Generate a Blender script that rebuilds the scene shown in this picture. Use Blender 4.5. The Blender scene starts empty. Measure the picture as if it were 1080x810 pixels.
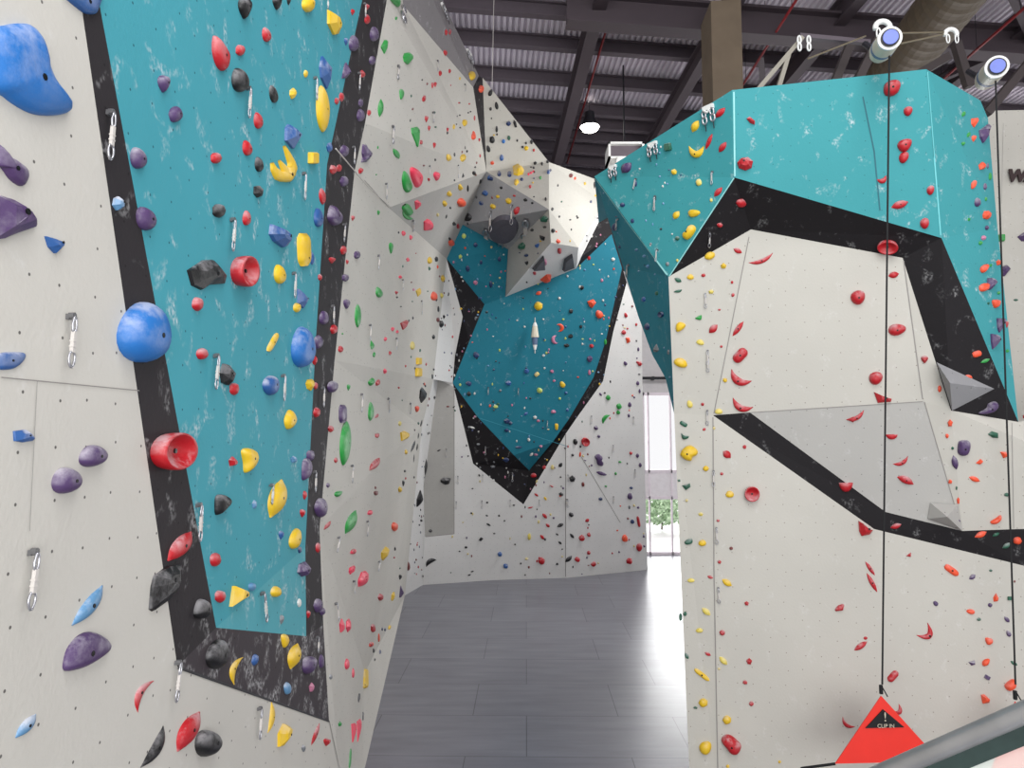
import bpy, bmesh, math, random
from mathutils import Vector, Matrix
from mathutils.geometry import tessellate_polygon, intersect_ray_tri
random.seed(7)
SC = bpy.context.scene
COL = SC.collection
# ------------------------------------------------------------------ camera
F = 740.0; TH = math.radians(4.5); CAM = Vector((0, 0, 3.8))
RT = Vector((1, 0, 0)); FW = Vector((0, math.cos(TH), math.sin(TH))); UP = Vector((0, -math.sin(TH), math.cos(TH)))
def ray(px, py): return RT*((px-540)/F) + UP*((405-py)/F) + FW
def P(px, py, D):
    d = ray(px, py); return CAM + d*(D/d.y)
def proj(p):
    q = p-CAM; z = q.dot(FW); return 540+F*q.dot(RT)/z, 405-F*q.dot(UP)/z
cd = bpy.data.cameras.new('camera'); cd.sensor_width = 36; cd.lens = F/1080*36; cd.clip_start = .05; cd.clip_end = 300
cam = bpy.data.objects.new('camera', cd); COL.objects.link(cam)
cam.location = CAM; cam.rotation_euler = (math.pi/2+TH, 0, 0); SC.camera = cam
SC.view_settings.view_transform = 'Standard'
# ------------------------------------------------------------------ materials
def lin(c):
    return tuple((x/255/12.92) if x/255 <= .04045 else ((x/255+.055)/1.055)**2.4 for x in c)+(1,)
def newmat(name):
    m = bpy.data.materials.new(name); m.use_nodes = True
    return m, m.node_tree.nodes, m.node_tree.links, m.node_tree.nodes['Principled BSDF']
def simple(name, c, rough=.6, metal=0, var=.12, scale=8, bump=0):
    m, N, L, b = newmat(name)
    n = N.new('ShaderNodeTexNoise'); n.inputs['Scale'].default_value = scale; n.inputs['Detail'].default_value = 5
    tc = N.new('ShaderNodeTexCoord'); L.new(tc.outputs['Object'], n.inputs['Vector'])
    mx = N.new('ShaderNodeMix'); mx.data_type = 'RGBA'
    l = lin(c); mx.inputs[6].default_value = tuple(x*(1-var) for x in l[:3])+(1,); mx.inputs[7].default_value = tuple(min(1, x*(1+var)) for x in l[:3])+(1,)
    L.new(n.outputs['Fac'], mx.inputs[0]); L.new(mx.outputs[2], b.inputs['Base Color'])
    b.inputs['Roughness'].default_value = rough; b.inputs['Metallic'].default_value = metal
    if bump:
        bp = N.new('ShaderNodeBump'); bp.inputs['Strength'].default_value = bump; L.new(n.outputs['Fac'], bp.inputs['Height']); L.new(bp.outputs[0], b.inputs['Normal'])
    return m
def ramp(N, L, src, a, b):
    r = N.new('ShaderNodeMapRange'); r.inputs[1].default_value = a; r.inputs[2].default_value = b; L.new(src, r.inputs[0]); return r.outputs[0]
def mul(N, L, a, b):
    r = N.new('ShaderNodeMath'); r.operation = 'MULTIPLY'
    for i, x in enumerate((a, b)):
        if isinstance(x, (int, float)): r.inputs[i].default_value = x
        else: L.new(x, r.inputs[i])
    return r.outputs[0]
def panel_mat(name, c, chalk=.3, dotc=(60, 55, 55), rough=.7, wood=False, lo=.60):
    m, N, L, b = newmat(name)
    tc = N.new('ShaderNodeTexCoord')
    def mixc(fac, A, Bc):
        mx = N.new('ShaderNodeMix'); mx.data_type = 'RGBA'; L.new(fac, mx.inputs[0])
        if isinstance(A, tuple): mx.inputs[6].default_value = A
        else: L.new(A, mx.inputs[6])
        mx.inputs[7].default_value = Bc
        return mx.outputs[2]
    n1 = N.new('ShaderNodeTexNoise'); n1.inputs['Scale'].default_value = 1.1; n1.inputs['Detail'].default_value = 6; L.new(tc.outputs['UV'], n1.inputs['Vector'])
    l = lin(c)
    col = mixc(n1.outputs['Fac'], tuple(x*.9 for x in l[:3])+(1,), tuple(min(1, x*1.07) for x in l[:3])+(1,))
    # chalk smudges
    mp = N.new('ShaderNodeMapping'); mp.inputs['Rotation'].default_value = (0, 0, .5); mp.inputs['Scale'].default_value = (1.25, 1, 1); L.new(tc.outputs['UV'], mp.inputs['Vector'])
    n2 = N.new('ShaderNodeTexNoise'); n2.inputs['Scale'].default_value = 5.5; n2.inputs['Detail'].default_value = 3; n2.inputs['Distortion'].default_value = .6; L.new(mp.outputs[0], n2.inputs['Vector'])
    n3 = N.new('ShaderNodeTexNoise'); n3.inputs['Scale'].default_value = 38; n3.inputs['Detail'].default_value = 4; L.new(mp.outputs[0], n3.inputs['Vector'])
    f = mul(N, L, ramp(N, L, n2.outputs['Fac'], lo, lo+.14), ramp(N, L, n3.outputs['Fac'], .42, .66))
    f = mul(N, L, f, chalk)
    col = mixc(f, col, (.8, .8, .8, 1))
    # t-nut dots
    v = N.new('ShaderNodeTexVoronoi'); v.voronoi_dimensions = '2D'; v.inputs['Scale'].default_value = 5.6; v.inputs['Randomness'].default_value = .22
    L.new(tc.outputs['UV'], v.inputs['Vector'])
    f2 = ramp(N, L, v.outputs['Distance'], .036, .026)
    col = mixc(mul(N, L, f2, .85), col, lin(dotc))
    L.new(col, b.inputs['Base Color']); b.inputs['Roughness'].default_value = rough; b.inputs['Specular IOR Level'].default_value = .3
    bp = N.new('ShaderNodeBump'); bp.inputs['Strength'].default_value = .08; bp.inputs['Distance'].default_value = .02
    L.new(n3.outputs['Fac'], bp.inputs['Height']); L.new(bp.outputs[0], b.inputs['Normal'])
    return m
M = dict(
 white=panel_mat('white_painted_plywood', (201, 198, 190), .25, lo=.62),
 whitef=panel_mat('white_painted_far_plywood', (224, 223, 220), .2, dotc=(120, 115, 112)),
 cream=panel_mat('cream_painted_plywood', (195, 192, 183), .3, dotc=(130, 118, 108)),
 teal=panel_mat('teal_painted_plywood', (68, 156, 170), .6, dotc=(28, 78, 90), lo=.575),
 teald=panel_mat('dusty_teal_painted_plywood', (84, 164, 176), .6, dotc=(28, 78, 90), lo=.55),
 blackt=panel_mat('deep_black_painted_plywood', (25, 22, 25), .3, dotc=(45, 42, 44), lo=.6),
 blackd=panel_mat('dusty_black_painted_plywood', (62, 56, 60), .5, dotc=(20, 20, 20), lo=.5),
 tealf=panel_mat('deep_teal_painted_plywood', (30, 116, 136), .3, dotc=(20, 70, 85)),
 tealt=panel_mat('bright_teal_painted_plywood', (62, 150, 156), .6, dotc=(42, 108, 115), lo=.60),
 teals=panel_mat('shade_toned_teal_plywood', (40, 128, 146), .3, dotc=(20, 70, 80)),  # tower teal darkened so its colour carries the flank's shade
 black=panel_mat('black_painted_plywood', (42, 38, 41), .42, dotc=(15, 15, 15), lo=.575),
 grey=panel_mat('grey_painted_plywood', (178, 176, 171), .3, dotc=(110, 108, 106)),
 greyd=panel_mat('mid_grey_painted_plywood', (152, 152, 154), .3, dotc=(90, 88, 88)),
 greyb=panel_mat('shade_grey_plywood', (132, 128, 130), .5, dotc=(80, 78, 78)),  # the cap panel's shade is put into this grey
)
HC = dict(k=(15, 15, 17), w=(215, 215, 210), r=(182, 20, 32), b=(42, 88, 150), y=(228, 188, 34), p=(78, 56, 98), g=(36, 150, 62), o=(236, 84, 48),
          m=(240, 64, 92), n=(28, 50, 96), t=(214, 196, 130), d=(120, 54, 50), e=(120, 124, 128), l=(198, 214, 110), i=(196, 120, 150), G=(34, 92, 70), B=(34, 108, 182), j=(92, 140, 180), Y=(225, 205, 96))
HN = dict(k='black', w='white', r='red', b='blue', y='yellow', p='purple', g='green', o='orange', m='pink', n='navy', t='tan', d='brownish red', e='grey', l='lime', i='mauve', G='dark green', B='bright blue', j='pale blue', Y='pale yellow')
def hold_mat(k, chalk=.55):
    m, N, L, b = newmat(HN[k].replace(' ', '_')+'_polyurethane'); c = lin(HC[k])
    tc = N.new('ShaderNodeTexCoord'); g = N.new('ShaderNodeNewGeometry')
    sp = N.new('ShaderNodeSeparateXYZ'); L.new(g.outputs['Normal'], sp.inputs[0])
    n = N.new('ShaderNodeTexNoise'); n.inputs['Scale'].default_value = 9; n.inputs['Detail'].default_value = 6; n.inputs['Roughness'].default_value = .65
    L.new(g.outputs['Position'], n.inputs['Vector'])
    f = mul(N, L, mul(N, L, ramp(N, L, sp.outputs['Z'], -.35, .85), ramp(N, L, n.outputs['Fac'], .43, .60)), chalk)
    mx = N.new('ShaderNodeMix'); mx.data_type = 'RGBA'; mx.inputs[6].default_value = c; mx.inputs[7].default_value = (.72, .70, .72, 1); L.new(f, mx.inputs[0])
    L.new(mx.outputs[2], b.inputs['Base Color']); b.inputs['Roughness'].default_value = .48
    n4 = N.new('ShaderNodeTexNoise'); n4.inputs['Scale'].default_value = 90; L.new(g.outputs['Position'], n4.inputs['Vector'])
    bp = N.new('ShaderNodeBump'); bp.inputs['Strength'].default_value = .15; bp.inputs['Distance'].default_value = .01
    L.new(n4.outputs['Fac'], bp.inputs['Height']); L.new(bp.outputs[0], b.inputs['Normal'])
    return m
CH = dict(B=.45, b=.6, r=.5, y=.3, k=.34, p=.5, g=.3, o=.25, m=.2, j=.7)
HM = {k: hold_mat(k, CH.get(k, .45)) for k in HC}
MS = simple('brushed_steel', (190, 190, 195), .3, .9)
MSd = simple('worn_grey_steel', (120, 120, 122), .4, .6)
MBK = simple('black_webbing', (18, 18, 20), .8)
MSL = simple('pale_sling_webbing', (200, 195, 190), .8)
MBOLT = simple('dark_bolt', (20, 20, 22), .4, .5)
MSEAM = simple('panel_seam_grey', (146, 142, 138), .9)  # grey line colour for the wall seams
MCEIL = simple('galvanised_decking', (214, 206, 216), .6, 0, .12, 3)
MBEAM = simple('painted_roof_steel', (74, 64, 70), .6, .1, .15, 2)
MPURL = simple('roof_purlin_steel', (88, 79, 86), .6, .1)
MRED = simple('red_pipe_paint', (130, 28, 34), .5)
MWHITE = simple('white_enamel', (225, 225, 222), .4)
MTAPE = simple('device_blue_cap', (110, 125, 205), .4)
MSHELL = simple('device_cream_shell', (214, 206, 186), .45)
MDARK = simple('dark_plastic', (28, 28, 34), .5)
MWASH = simple('pale_spandrel_panel', (245, 238, 240), .6)
MFRAME = simple('window_frame_paint', (244, 232, 238), .5)
# ------------------------------------------------------------------ object helpers
def link(name, me, mats=(), parent=None, loc=None):
    for m in mats: me.materials.append(m)
    o = bpy.data.objects.new(name, me); COL.objects.link(o)
    if loc is not None: o.location = loc
    if parent is not None:
        o.parent = parent
    return o
def meshobj(name, vs, fs, mat, parent=None, loc=None, smooth=False):
    """vs in world space; stored relative to loc (or the parent's location)"""
    if loc is None: loc = parent.location.copy() if parent else Vector((0, 0, 0))
    me = bpy.data.meshes.new(name); me.from_pydata([tuple(Vector(v)-loc) for v in vs], [], fs)
    if smooth: me.polygons.foreach_set('use_smooth', [True]*len(fs))
    me.update()
    o = link(name, me, [mat] if mat else [], None, None)
    if parent is not None:
        o.parent = parent; o.location = loc-parent.location
    else: o.location = loc
    return o
def empty(name, loc):
    o = bpy.data.objects.new(name, None); COL.objects.link(o); o.location = loc; o.empty_display_size = .1; return o
def tag(o, label=None, cat=None, group=None, kind=None):
    if label: o['label'] = label
    if cat: o['category'] = cat
    if group: o['group'] = group
    if kind: o['kind'] = kind
    return o
class MB:
    def __init__(s): s.v = []; s.f = []
    def add(s, vs, fs):
        n = len(s.v); s.v += [Vector(v) for v in vs]; s.f += [tuple(i+n for i in f) for f in fs]
    def box(s, c, ax, ay, az):
        c = Vector(c); vs = [c+ax*i+ay*j+az*k for i in (-1, 1) for j in (-1, 1) for k in (-1, 1)]
        s.add(vs, [(0, 1, 3, 2), (4, 6, 7, 5), (0, 4, 5, 1), (2, 3, 7, 6), (0, 2, 6, 4), (1, 5, 7, 3)])
    def abox(s, x0, x1, y0, y1, z0, z1):
        s.box(((x0+x1)/2, (y0+y1)/2, (z0+z1)/2), Vector(((x1-x0)/2, 0, 0)), Vector((0, (y1-y0)/2, 0)), Vector((0, 0, (z1-z0)/2)))
    def beam(s, a, b, w, h, upv=Vector((0, 0, 1))):
        a = Vector(a); b = Vector(b); d = (b-a); sd = d.cross(upv).normalized(); u = sd.cross(d).normalized()
        s.box((a+b)/2, d/2, sd*w/2, u*h/2)
    def tube(s, pts, r, n=8, closed=False, caps=True):
        pts = [Vector(p) for p in pts]; m = len(pts); base = len(s.v); ref = None
        for i, p in enumerate(pts):
            a = pts[(i-1) % m] if (closed or i > 0) else p; b = pts[(i+1) % m] if (closed or i < m-1) else p
            t = (b-a).normalized()
            if ref is None:
                ref = t.cross(Vector((.3, .2, 1)) if abs(t.z) < .9 else Vector((1, .1, 0))).normalized()
            ref = (ref-t*ref.dot(t)).normalized(); c = t.cross(ref)
            rr = r[i] if isinstance(r, (list, tuple)) else r
            for k in range(n):
                an = 2*math.pi*k/n; s.v.append(p+ref*(rr*math.cos(an))+c*(rr*math.sin(an)))
        for i in range(m if closed else m-1):
            j = (i+1) % m
            for k in range(n):
                k2 = (k+1) % n
                s.f.append((base+i*n+k, base+i*n+k2, base+j*n+k2, base+j*n+k))
        if not closed and caps:
            s.f.append(tuple(base+k for k in range(n))[::-1]); s.f.append(tuple(base+(m-1)*n+k for k in range(n)))
    def build(s, name, mat, parent=None, loc=None, smooth=False): return meshobj(name, s.v, s.f, mat, parent, loc, smooth)
# ------------------------------------------------------------------ climbing wall facets
XL = 1.52
def DL(px, X=XL): return X*F/(540-px)
V = {}
def v(n, x, y, D=None):
    if D is None: d = ray(x, y); V[n] = CAM+d*(-CAM.z/d.z)
    else: V[n] = P(x, y, D)
def vl(n, x, y, X=XL):
    d = ray(x, y); V[n] = CAM+d*(-X/d.x)
# near left wall, one long plane along the hall
for n, x, y in (('a0', 74, -80), ('a1', 85, 0), ('a2', 187, 703), ('a3', 347, 760), ('a4', 357, 810), ('a5', 368, 878),
                ('c0', 90, -80), ('c1', 104, 0), ('c2', 228, 662), ('c3', 323, 671), ('c4', 322, 577), ('c5', 333, 360), ('c6', 345, 173), ('c7', 382, 0), ('c8', 399, -80),
                ('b1', 408, 0), ('b2', 385, 130), ('b3', 374, 180), ('b4', 353, 380), ('b5', 337, 557), ('b6', 341, 659), ('b0', 420, -80)): vl(n, x, y)
V['f0'] = Vector((-XL, -.6, 0)); V['f1'] = Vector((-XL, -.6, 6.3))
# long white wall
v('d1', 425, 5, 9.7); v('d2', 499, 92, 13.6); v('d3', 513, 181, 14.6); v('d4', 410, 219, 8.4)
v('e1', 488, 237, 14.9); v('e2', 471, 273, 15.0); v('n1', 457, 400, 15.2); v('n2', 445, 450, 15.0)
v('m1', 393, 496, 8.25); v('s1', 385, 709, 9.9); v('s2', 427, 628)
v('s3', 382, 822); v('k1', 466, 0, 12.5); v('k2', 505, 80, 14.2); v('k0', 440, -80, 11.2)
# far corner
v('g1', 462, 400, 16.6); v('g2', 479, 408, 17.2); v('g3', 479, 563, 18.1); v('g4', 448, 566, 18.0); v('h0', 446, 617); v('g5', 446, 518, 17.2)
v('q1', 488, 334, 16.0); v('q2', 480, 375, 16.7); v('q3', 477.5, 404, 17.0)
v('q4', 511, 321, 15.9); v('q5', 495, 360, 16.5); v('q6', 504, 440, 17.4); v('q7', 542, 480, 17.85); v('q8', 558, 496, 18.1)
v('q9', 600, 442, 17.8); v('q10', 626, 398, 17.58); v('q11', 639, 359, 17.36); v('q12', 656, 283, 16.9); v('q13', 645, 247, 16.65); v('q14', 608, 283, 16.75)
v('q15', 583, 466, 17.95)
v('r1', 499, 489, 17.75); v('r2', 552, 532, 18.4); v('r3', 608, 441, 18.0); v('r4', 636, 402, 17.75); v('r5', 647, 349, 17.4); v('r6', 661, 298, 17.05)
v('r7', 677, 343, 17.8); v('h2', 520, 612); v('h3', 597, 609.5); v('h4', 683, 601)
v('h5', 597, 457, 18.15); v('h6', 677.5, 400, 18.4)
# overhanging block
v('i1', 579, 221, 13.4); v('i2', 536, 263, 15.7); v('i3', 533, 313, 16.6); v('i4', 581, 256, 13.9); v('i5', 610, 261, 14.9)
v('j1', 509, 82, 14.3); v('j2', 579, 171, 14.8); v('j3', 628, 189, 16.6); v('j4', 636, 214, 16.7); v('j5', 638, 221, 16.8); v('i6', 608, 283, 16.2); v('j6', 613, 271, 16.3)
V['i6'] = V['q14']
# tower
v('t0', 627, 186, 8.7); v('t1', 772, 95, 7.0); v('t2', 774, 187, 7.2); v('t3', 977, 73, 6.6); v('t4', 993, 251, 6.9); v('t5', 1034, 106, 7.6); v('t55', 1042, 125, 7.7); v('t6', 1052, 240, 7.5); v('t7', 1074, 445, 7.3)
v('u1', 705, 292, 7.9); v('u2', 792, 242, 7.6); v('u3', 952, 272, 7.2); v('u4', 1003, 433, 7.25); v('u5', 974, 423, 7.5); v('u6', 752, 438, 8.0); v('u7', 791, 435, 7.95)
v('u8', 934, 540, 7.65); v('u9', 1015, 560, 7.5); v('w1', 922, 558, 7.7); v('w2', 1077, 596, 7.45); v('w3', 1072, 558, 7.42); v('w4', 757, 835, 8.05); v('w5', 728, 835, 8.12)
v('w6', 1300, 835, 7.1); v('w7', 1300, 650, 7.1); v('w8', 1300, 556, 7.1); v('w9', 1300, 400, 7.1); v('w10', 755, 640, 8.03)
v('x1', 636, 207, 9.3); v('x2', 657, 281, 9.3); v('x3', 673, 333, 9.2); v('x4', 688, 374, 9.0); v('x5', 702, 399, 8.6); v('x6', 711, 436, 8.15)
V['y1'] = Vector((3.1, 11.5, 0)); V['y2'] = Vector((3.1, 11.5, 7.2)); 
def cop(tri, names):
    a, b_, c = (V[k].copy() for k in tri.split()); n = (b_-a).cross(c-a)
    for k in names.split():
        px, py = proj(V[k]); d = ray(px, py); old = V[k].y; V[k] = CAM+d*((a-CAM).dot(n)/d.dot(n)); print('cop', k, round(old, 2), round(V[k].y, 2))
cop('h3 h4 r5', 'r3 r4 r6 r7 h6 h5')
cop('h0 h3 h5', 'h2 r1 r2 q3 g2 g3 g4')
cop('g2 g3 g4', 'g1 g5')
v('q9', 600, 442, V['r3'].y-.1); v('q12', 656, 283, V['r6'].y-.1)
cop('q3 q9 q12', 'q6 q10 q11 q13 q14 i3 q15 q7 q4 q5')
v('q8', 558, 496, V['r2'].y-.1); V['i6'] = V['q14']
cop('u6 u2 u3', 'u5 u7')
cop('t1 t3 t2', 't4'); v('t5', 1034, 106, 7.1); v('t55', 1042, 125, 7.15); v('t6', 1052, 240, 7.2)
cop('u6 w4 w1', 'w10')
# white hall wall behind the tower
v('z1', 1030, 117, 9.6); v('z2', 1500, 108, 9.6); v('z3', 1500, 760, 9.6); v('z4', 1030, 760, 9.6)
ZONE = {}
FAC = [
 # wall, name, material, zone, verts
 ('wall_left', 'white_panel', 'white', 'near white wall', 'f1 a0 a1 a2 a3 a4 a5 f0'),
 ('wall_left', 'black_stripe', 'black', 'left black stripe', 'a0 c0 c1 c2 a2 a1'),
 ('wall_left', 'black_foot_panel', 'blackd', 'low black panel', 'a2 c2 c3 b6 a3'),
 ('wall_left', 'teal_panel', 'teal', 'near teal panel', 'c0 c8 c7 c6 c5 c4 c2 c1'),
 ('wall_left', 'teal_foot_panel', 'teald', 'near teal panel', 'c4 c3 c2'),
 ('wall_left', 'black_stripe', 'black', 'right black stripe', 'c8 b0 b1 b2 b3 b4 b5 b6 c3 c4 c5 c6 c7'),
 ('wall_left', 'white_panel', 'white', 'long white wall', 'b0 b1 b2 b3 d4 d3 d2 d1'),
 ('wall_left', 'shaded_cap_panel', 'greyb', 'grey cap panel', 'b0 k0 k1 k2 d2 d1'),
 ('wall_left', 'shaded_slope_panel', 'grey', 'grey slope', 'd4 d3 e1 e2'),  # shade on the white wall painted in as a grey facet
 ('wall_left', 'white_panel', 'white', 'long white wall', 'b3 d4 e2 n1 n2 m1 b5 b4'),
 ('wall_left', 'white_foot_panel', 'white', 'long white wall', 'b5 m1 n2 s2 s1'),
 ('wall_left', 'white_base_panel', 'white', 'white base panel', 'b6 b5 s1 s3 a5 a4 a3'),
 ('wall_left', 'white_base_panel', 'white', 'white base panel', 's1 s2 s3'),
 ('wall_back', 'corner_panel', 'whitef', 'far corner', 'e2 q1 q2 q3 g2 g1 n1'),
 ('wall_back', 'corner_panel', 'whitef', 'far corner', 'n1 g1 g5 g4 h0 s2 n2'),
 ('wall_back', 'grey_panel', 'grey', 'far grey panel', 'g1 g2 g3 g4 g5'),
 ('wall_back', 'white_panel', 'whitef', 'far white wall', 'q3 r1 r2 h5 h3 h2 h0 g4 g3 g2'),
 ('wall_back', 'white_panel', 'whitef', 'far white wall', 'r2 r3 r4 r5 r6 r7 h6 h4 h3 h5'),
 ('wall_back', 'black_stripe', 'blackt', 'far black stripe', 'e2 q4 q5 q3 q2 q1'),
 ('wall_back', 'black_stripe', 'blackt', 'far black stripe', 'q3 q6 q7 q8 r2 r1'),
 ('wall_back', 'black_stripe', 'blackt', 'far black stripe', 'q8 q9 q10 q11 q12 q13 q14 j6 j5 r6 r5 r4 r3 r2'),
 ('wall_back', 'teal_side_panel', 'tealf', 'far teal panel', 'e1 i2 i3 q6 q3 q5 q4 e2'),
 ('wall_back', 'teal_panel', 'tealf', 'far teal panel', 'i3 q14 q13 q12 q11 q10 q9 q15 q6'),
 ('wall_back', 'teal_foot_panel', 'tealf', 'far teal panel', 'q6 q15 q9 q8 q7'),
 ('wall_back', 'grey_roof_panel', 'greyd', 'grey overhang', 'd3 i1 i2 e1'),
 ('wall_back', 'grey_side_panel', 'grey', 'grey overhang', 'i1 i4 i3 i2'),
 ('wall_back', 'pale_underside_panel', 'whitef', 'pale overhang underside', 'i4 i5 j6 i6 i3'),
 ('wall_back', 'white_upper_panel', 'cream', 'upper white prow', 'j1 j2 i1 d3'),
 ('wall_back', 'white_upper_panel', 'cream', 'upper white prow', 'j2 j3 j4 i5 i4 i1'),
 ('wall_back', 'white_edge_panel', 'whitef', 'upper white prow', 'j4 j5 j6 i5'),
 ('wall_back', 'black_gap_panel', 'black', 'black gap', 'k2 j1 d3 d2'),
 ('wall_right', 'teal_overhang_panel', 'tealt', 'tower teal overhang', 't0 t1 t2 u1'),
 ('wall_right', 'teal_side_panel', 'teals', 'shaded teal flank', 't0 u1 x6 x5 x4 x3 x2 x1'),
 ('wall_right', 'teal_cap_panel', 'tealt', 'tower teal cap', 't1 t3 t4 t2'),
 ('wall_right', 'teal_end_panel', 'tealt', 'tower teal end', 't3 t5 t55 t6 t7 t4'),
 ('wall_right', 'black_band_panel', 'blackt', 'tower black band', 't2 t4 t7 u4 u3 u2 u1'),
 ('wall_right', 'white_edge_panel', 'cream', 'tower narrow side', 'u1 u2 u6 w10 w4 w5 x6'),
 ('wall_right', 'white_face_panel', 'cream', 'tower white face', 'u2 u3 u5 u7 u6'),
 ('wall_right', 'white_wedge_panel', 'cream', 'tower right side', 'u3 u4 u9 u5'),
 ('wall_right', 'grey_recess_panel', 'grey', 'tower grey recess', 'u7 u5 u9 u8'),
 ('wall_right', 'white_side_panel', 'cream', 'tower right side', 'u4 t7 w9 w8 w3 u9'),
 ('wall_right', 'black_band_panel', 'blackt', 'lower black band', 'u6 u7 u8 u9 w3 w8 w7 w2 w1'),
 ('wall_right', 'white_base_panel', 'cream', 'tower base', 'u6 w1 w2 w7 w6 w4 w10'),
 ('wall_right', 'white_return_panel', 'cream', 'tower return', 'u1 x6 w5 y1 y2'),
 ('wall_behind', 'white_panel', 'cream', 'hall wall', 'z1 z2 z3 z4'),
]
walls = {}
TRI = []
for w, nm, mt, zone, vn in FAC:
    if w not in walls:
        walls[w] = empty(w, Vector((0, 0, 0))); tag(walls[w], kind='structure')
    pts = [V[k] for k in vn.split()]
    tris = tessellate_polygon([pts])
    nrm = Vector((0, 0, 0))
    for i in range(len(pts)): nrm += pts[i].cross(pts[(i+1) % len(pts)])
    nrm.normalize()
    cen = sum(pts, Vector())/len(pts)
    if nrm.dot(CAM-cen) < 0: nrm = -nrm
    hx = Vector((0, 0, 1)).cross(nrm); hx = hx.normalized() if hx.length > .05 else Vector((1, 0, 0)); hy = nrm.cross(hx)
    me = bpy.data.meshes.new(nm)
    fl = []
    for t in tris:
        a, b, c = (pts[i] for i in t)
        tn = (b-a).cross(c-a)
        if tn.length < 1e-7: continue
        if tn.dot(CAM-a) < 0: t = (t[0], t[2], t[1]); tn = -tn
        fl.append(t); TRI.append((a, b, c, tn.normalized(), zone, w))
    me.from_pydata([tuple(p) for p in pts], [], fl)
    uv = me.uv_layers.new(name='UVMap')
    for lp in me.loops:
        p = pts[lp.vertex_index]; uv.data[lp.index].uv = (p.dot(hx), p.dot(hy))
    link(nm, me, [M[mt]], walls[w])
# thickness for the free edges: backing boards behind tower top and block
b = MB()
for a, c in (('t1', 't3'), ('t0', 't1'), ('t3', 't5')):
    A, Bq = V[a], V[c]; off = Vector((.25, 1.6, -.1)); b.add([A, Bq, Bq+off, A+off], [(0, 1, 2, 3)])
A, Bq = V['j1'], V['j2']; off = Vector((-.3, 1.5, 0)); 
b.build('cap_board', M['teals'], walls['wall_right'])
def hit(px, py, zone=None):
    d = ray(px, py); best = None
    for a, b_, c, n, z, w in TRI:
        if zone and z != zone: continue
        h = intersect_ray_tri(a, b_, c, d, CAM, True)
        if h is not None:
            t = (h-CAM).dot(d)
            if t > 0 and (best is None or t < best[0]): best = (t, h, n, z, w)
    return best
def nearest_hit(px, py):
    h = hit(px, py)
    for r in (2, 4, 7, 11, 16, 24):
        if h: break
        for k in range(8):
            h = hit(px+r*math.cos(k*.785), py+r*math.sin(k*.785))
            if h:
                d = ray(px, py); t = (h[1]-CAM).dot(h[2])/d.dot(h[2]); q = CAM+d*t
                if (q-CAM).length > 0 and abs((q-h[1]).length) < 1.5: h = (t, q, h[2], h[3], h[4])
                break
    return h
def plane_hit(px, py, p0, n):
    d = ray(px, py); dn = d.dot(n)
    if abs(dn) < 1e-4: return None
    return CAM+d*((p0-CAM).dot(n)/dn)
def seam(pts, w, parent, mat=MSEAM, name='seam', off=.004):
    b = MB()
    for (x0, y0), (x1, y1) in zip(pts, pts[1:]):
        for i in range(6):
            q0 = (x0+(x1-x0)*i/6, y0+(y1-y0)*i/6); q1 = (x0+(x1-x0)*(i+1)/6, y0+(y1-y0)*(i+1)/6)
            mid = hit((q0[0]+q1[0])/2+.01, (q0[1]+q1[1])/2+.01)
            if not mid: continue
            A = plane_hit(*q0, mid[1], mid[2]); B_ = plane_hit(*q1, mid[1], mid[2])
            if A is None or B_ is None: continue
            s = (B_-A).cross(mid[2]).normalized()*w/2; o = mid[2]*off
            b.add([A-s+o, A+s+o, B_+s+o, B_-s+o], [(0, 1, 2, 3)])
    if b.v: b.build(name, mat, walls[parent])
seam([(0, 398), (146, 412)], .004, 'wall_left'); seam([(38, 402), (30, 560)], .002, 'wall_left')
seam([(187, 704), (347, 761)], .012, 'wall_left', MDARK); seam([(347, 761), (358, 812)], .01, 'wall_left')
seam([(384, 190), (410, 219)], .01, 'wall_left')
seam([(596.5, 457), (596.5, 608)], .02, 'wall_back'); seam([(612, 480), (654, 551)], .015, 'wall_back'); seam([(446, 520), (446, 616)], .015, 'wall_back')
seam([(449, 566), (479, 563)], .015, 'wall_back'); seam([(479, 410), (479, 563)], .012, 'wall_back')
seam([(752, 440), (753, 600), (757, 810)], .012, 'wall_right'); seam([(790, 250), (753, 436)], .01, 'wall_right'); seam([(953, 275), (973, 421)], .01, 'wall_right')
seam([(910, 102), (922, 160), (928, 222)], .012, 'wall_right', simple('dark_teal_gap', (30, 100, 112))); seam([(978, 76), (984, 150), (992, 248)], .012, 'wall_right', simple('pale_teal_edge', (110, 200, 205)))
seam([(792, 435), (973, 423.5)], .008, 'wall_right'); seam([(975, 424), (1014, 558)], .008, 'wall_right')
seam([(1067, 446), (1069, 557)], .006, 'wall_right'); seam([(1056, 215), (1058, 130)], .004, 'wall_behind')
seam([(536, 264), (533.5, 312)], .03, 'wall_back'); seam([(506, 441), (599, 471)], .012, 'wall_back', simple('far_teal_edge', (60, 150, 170)))
PALE = simple('edge_highlight', (150, 215, 215))  # pale strips paint a highlight along the overhang's edges
seam([(628, 188), (666, 240), (704, 290)], .02, 'wall_right', PALE); seam([(774, 97), (775, 186)], .015, 'wall_right', PALE); seam([(774, 187.5), (706, 291)], .015, 'wall_right', PALE)
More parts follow.
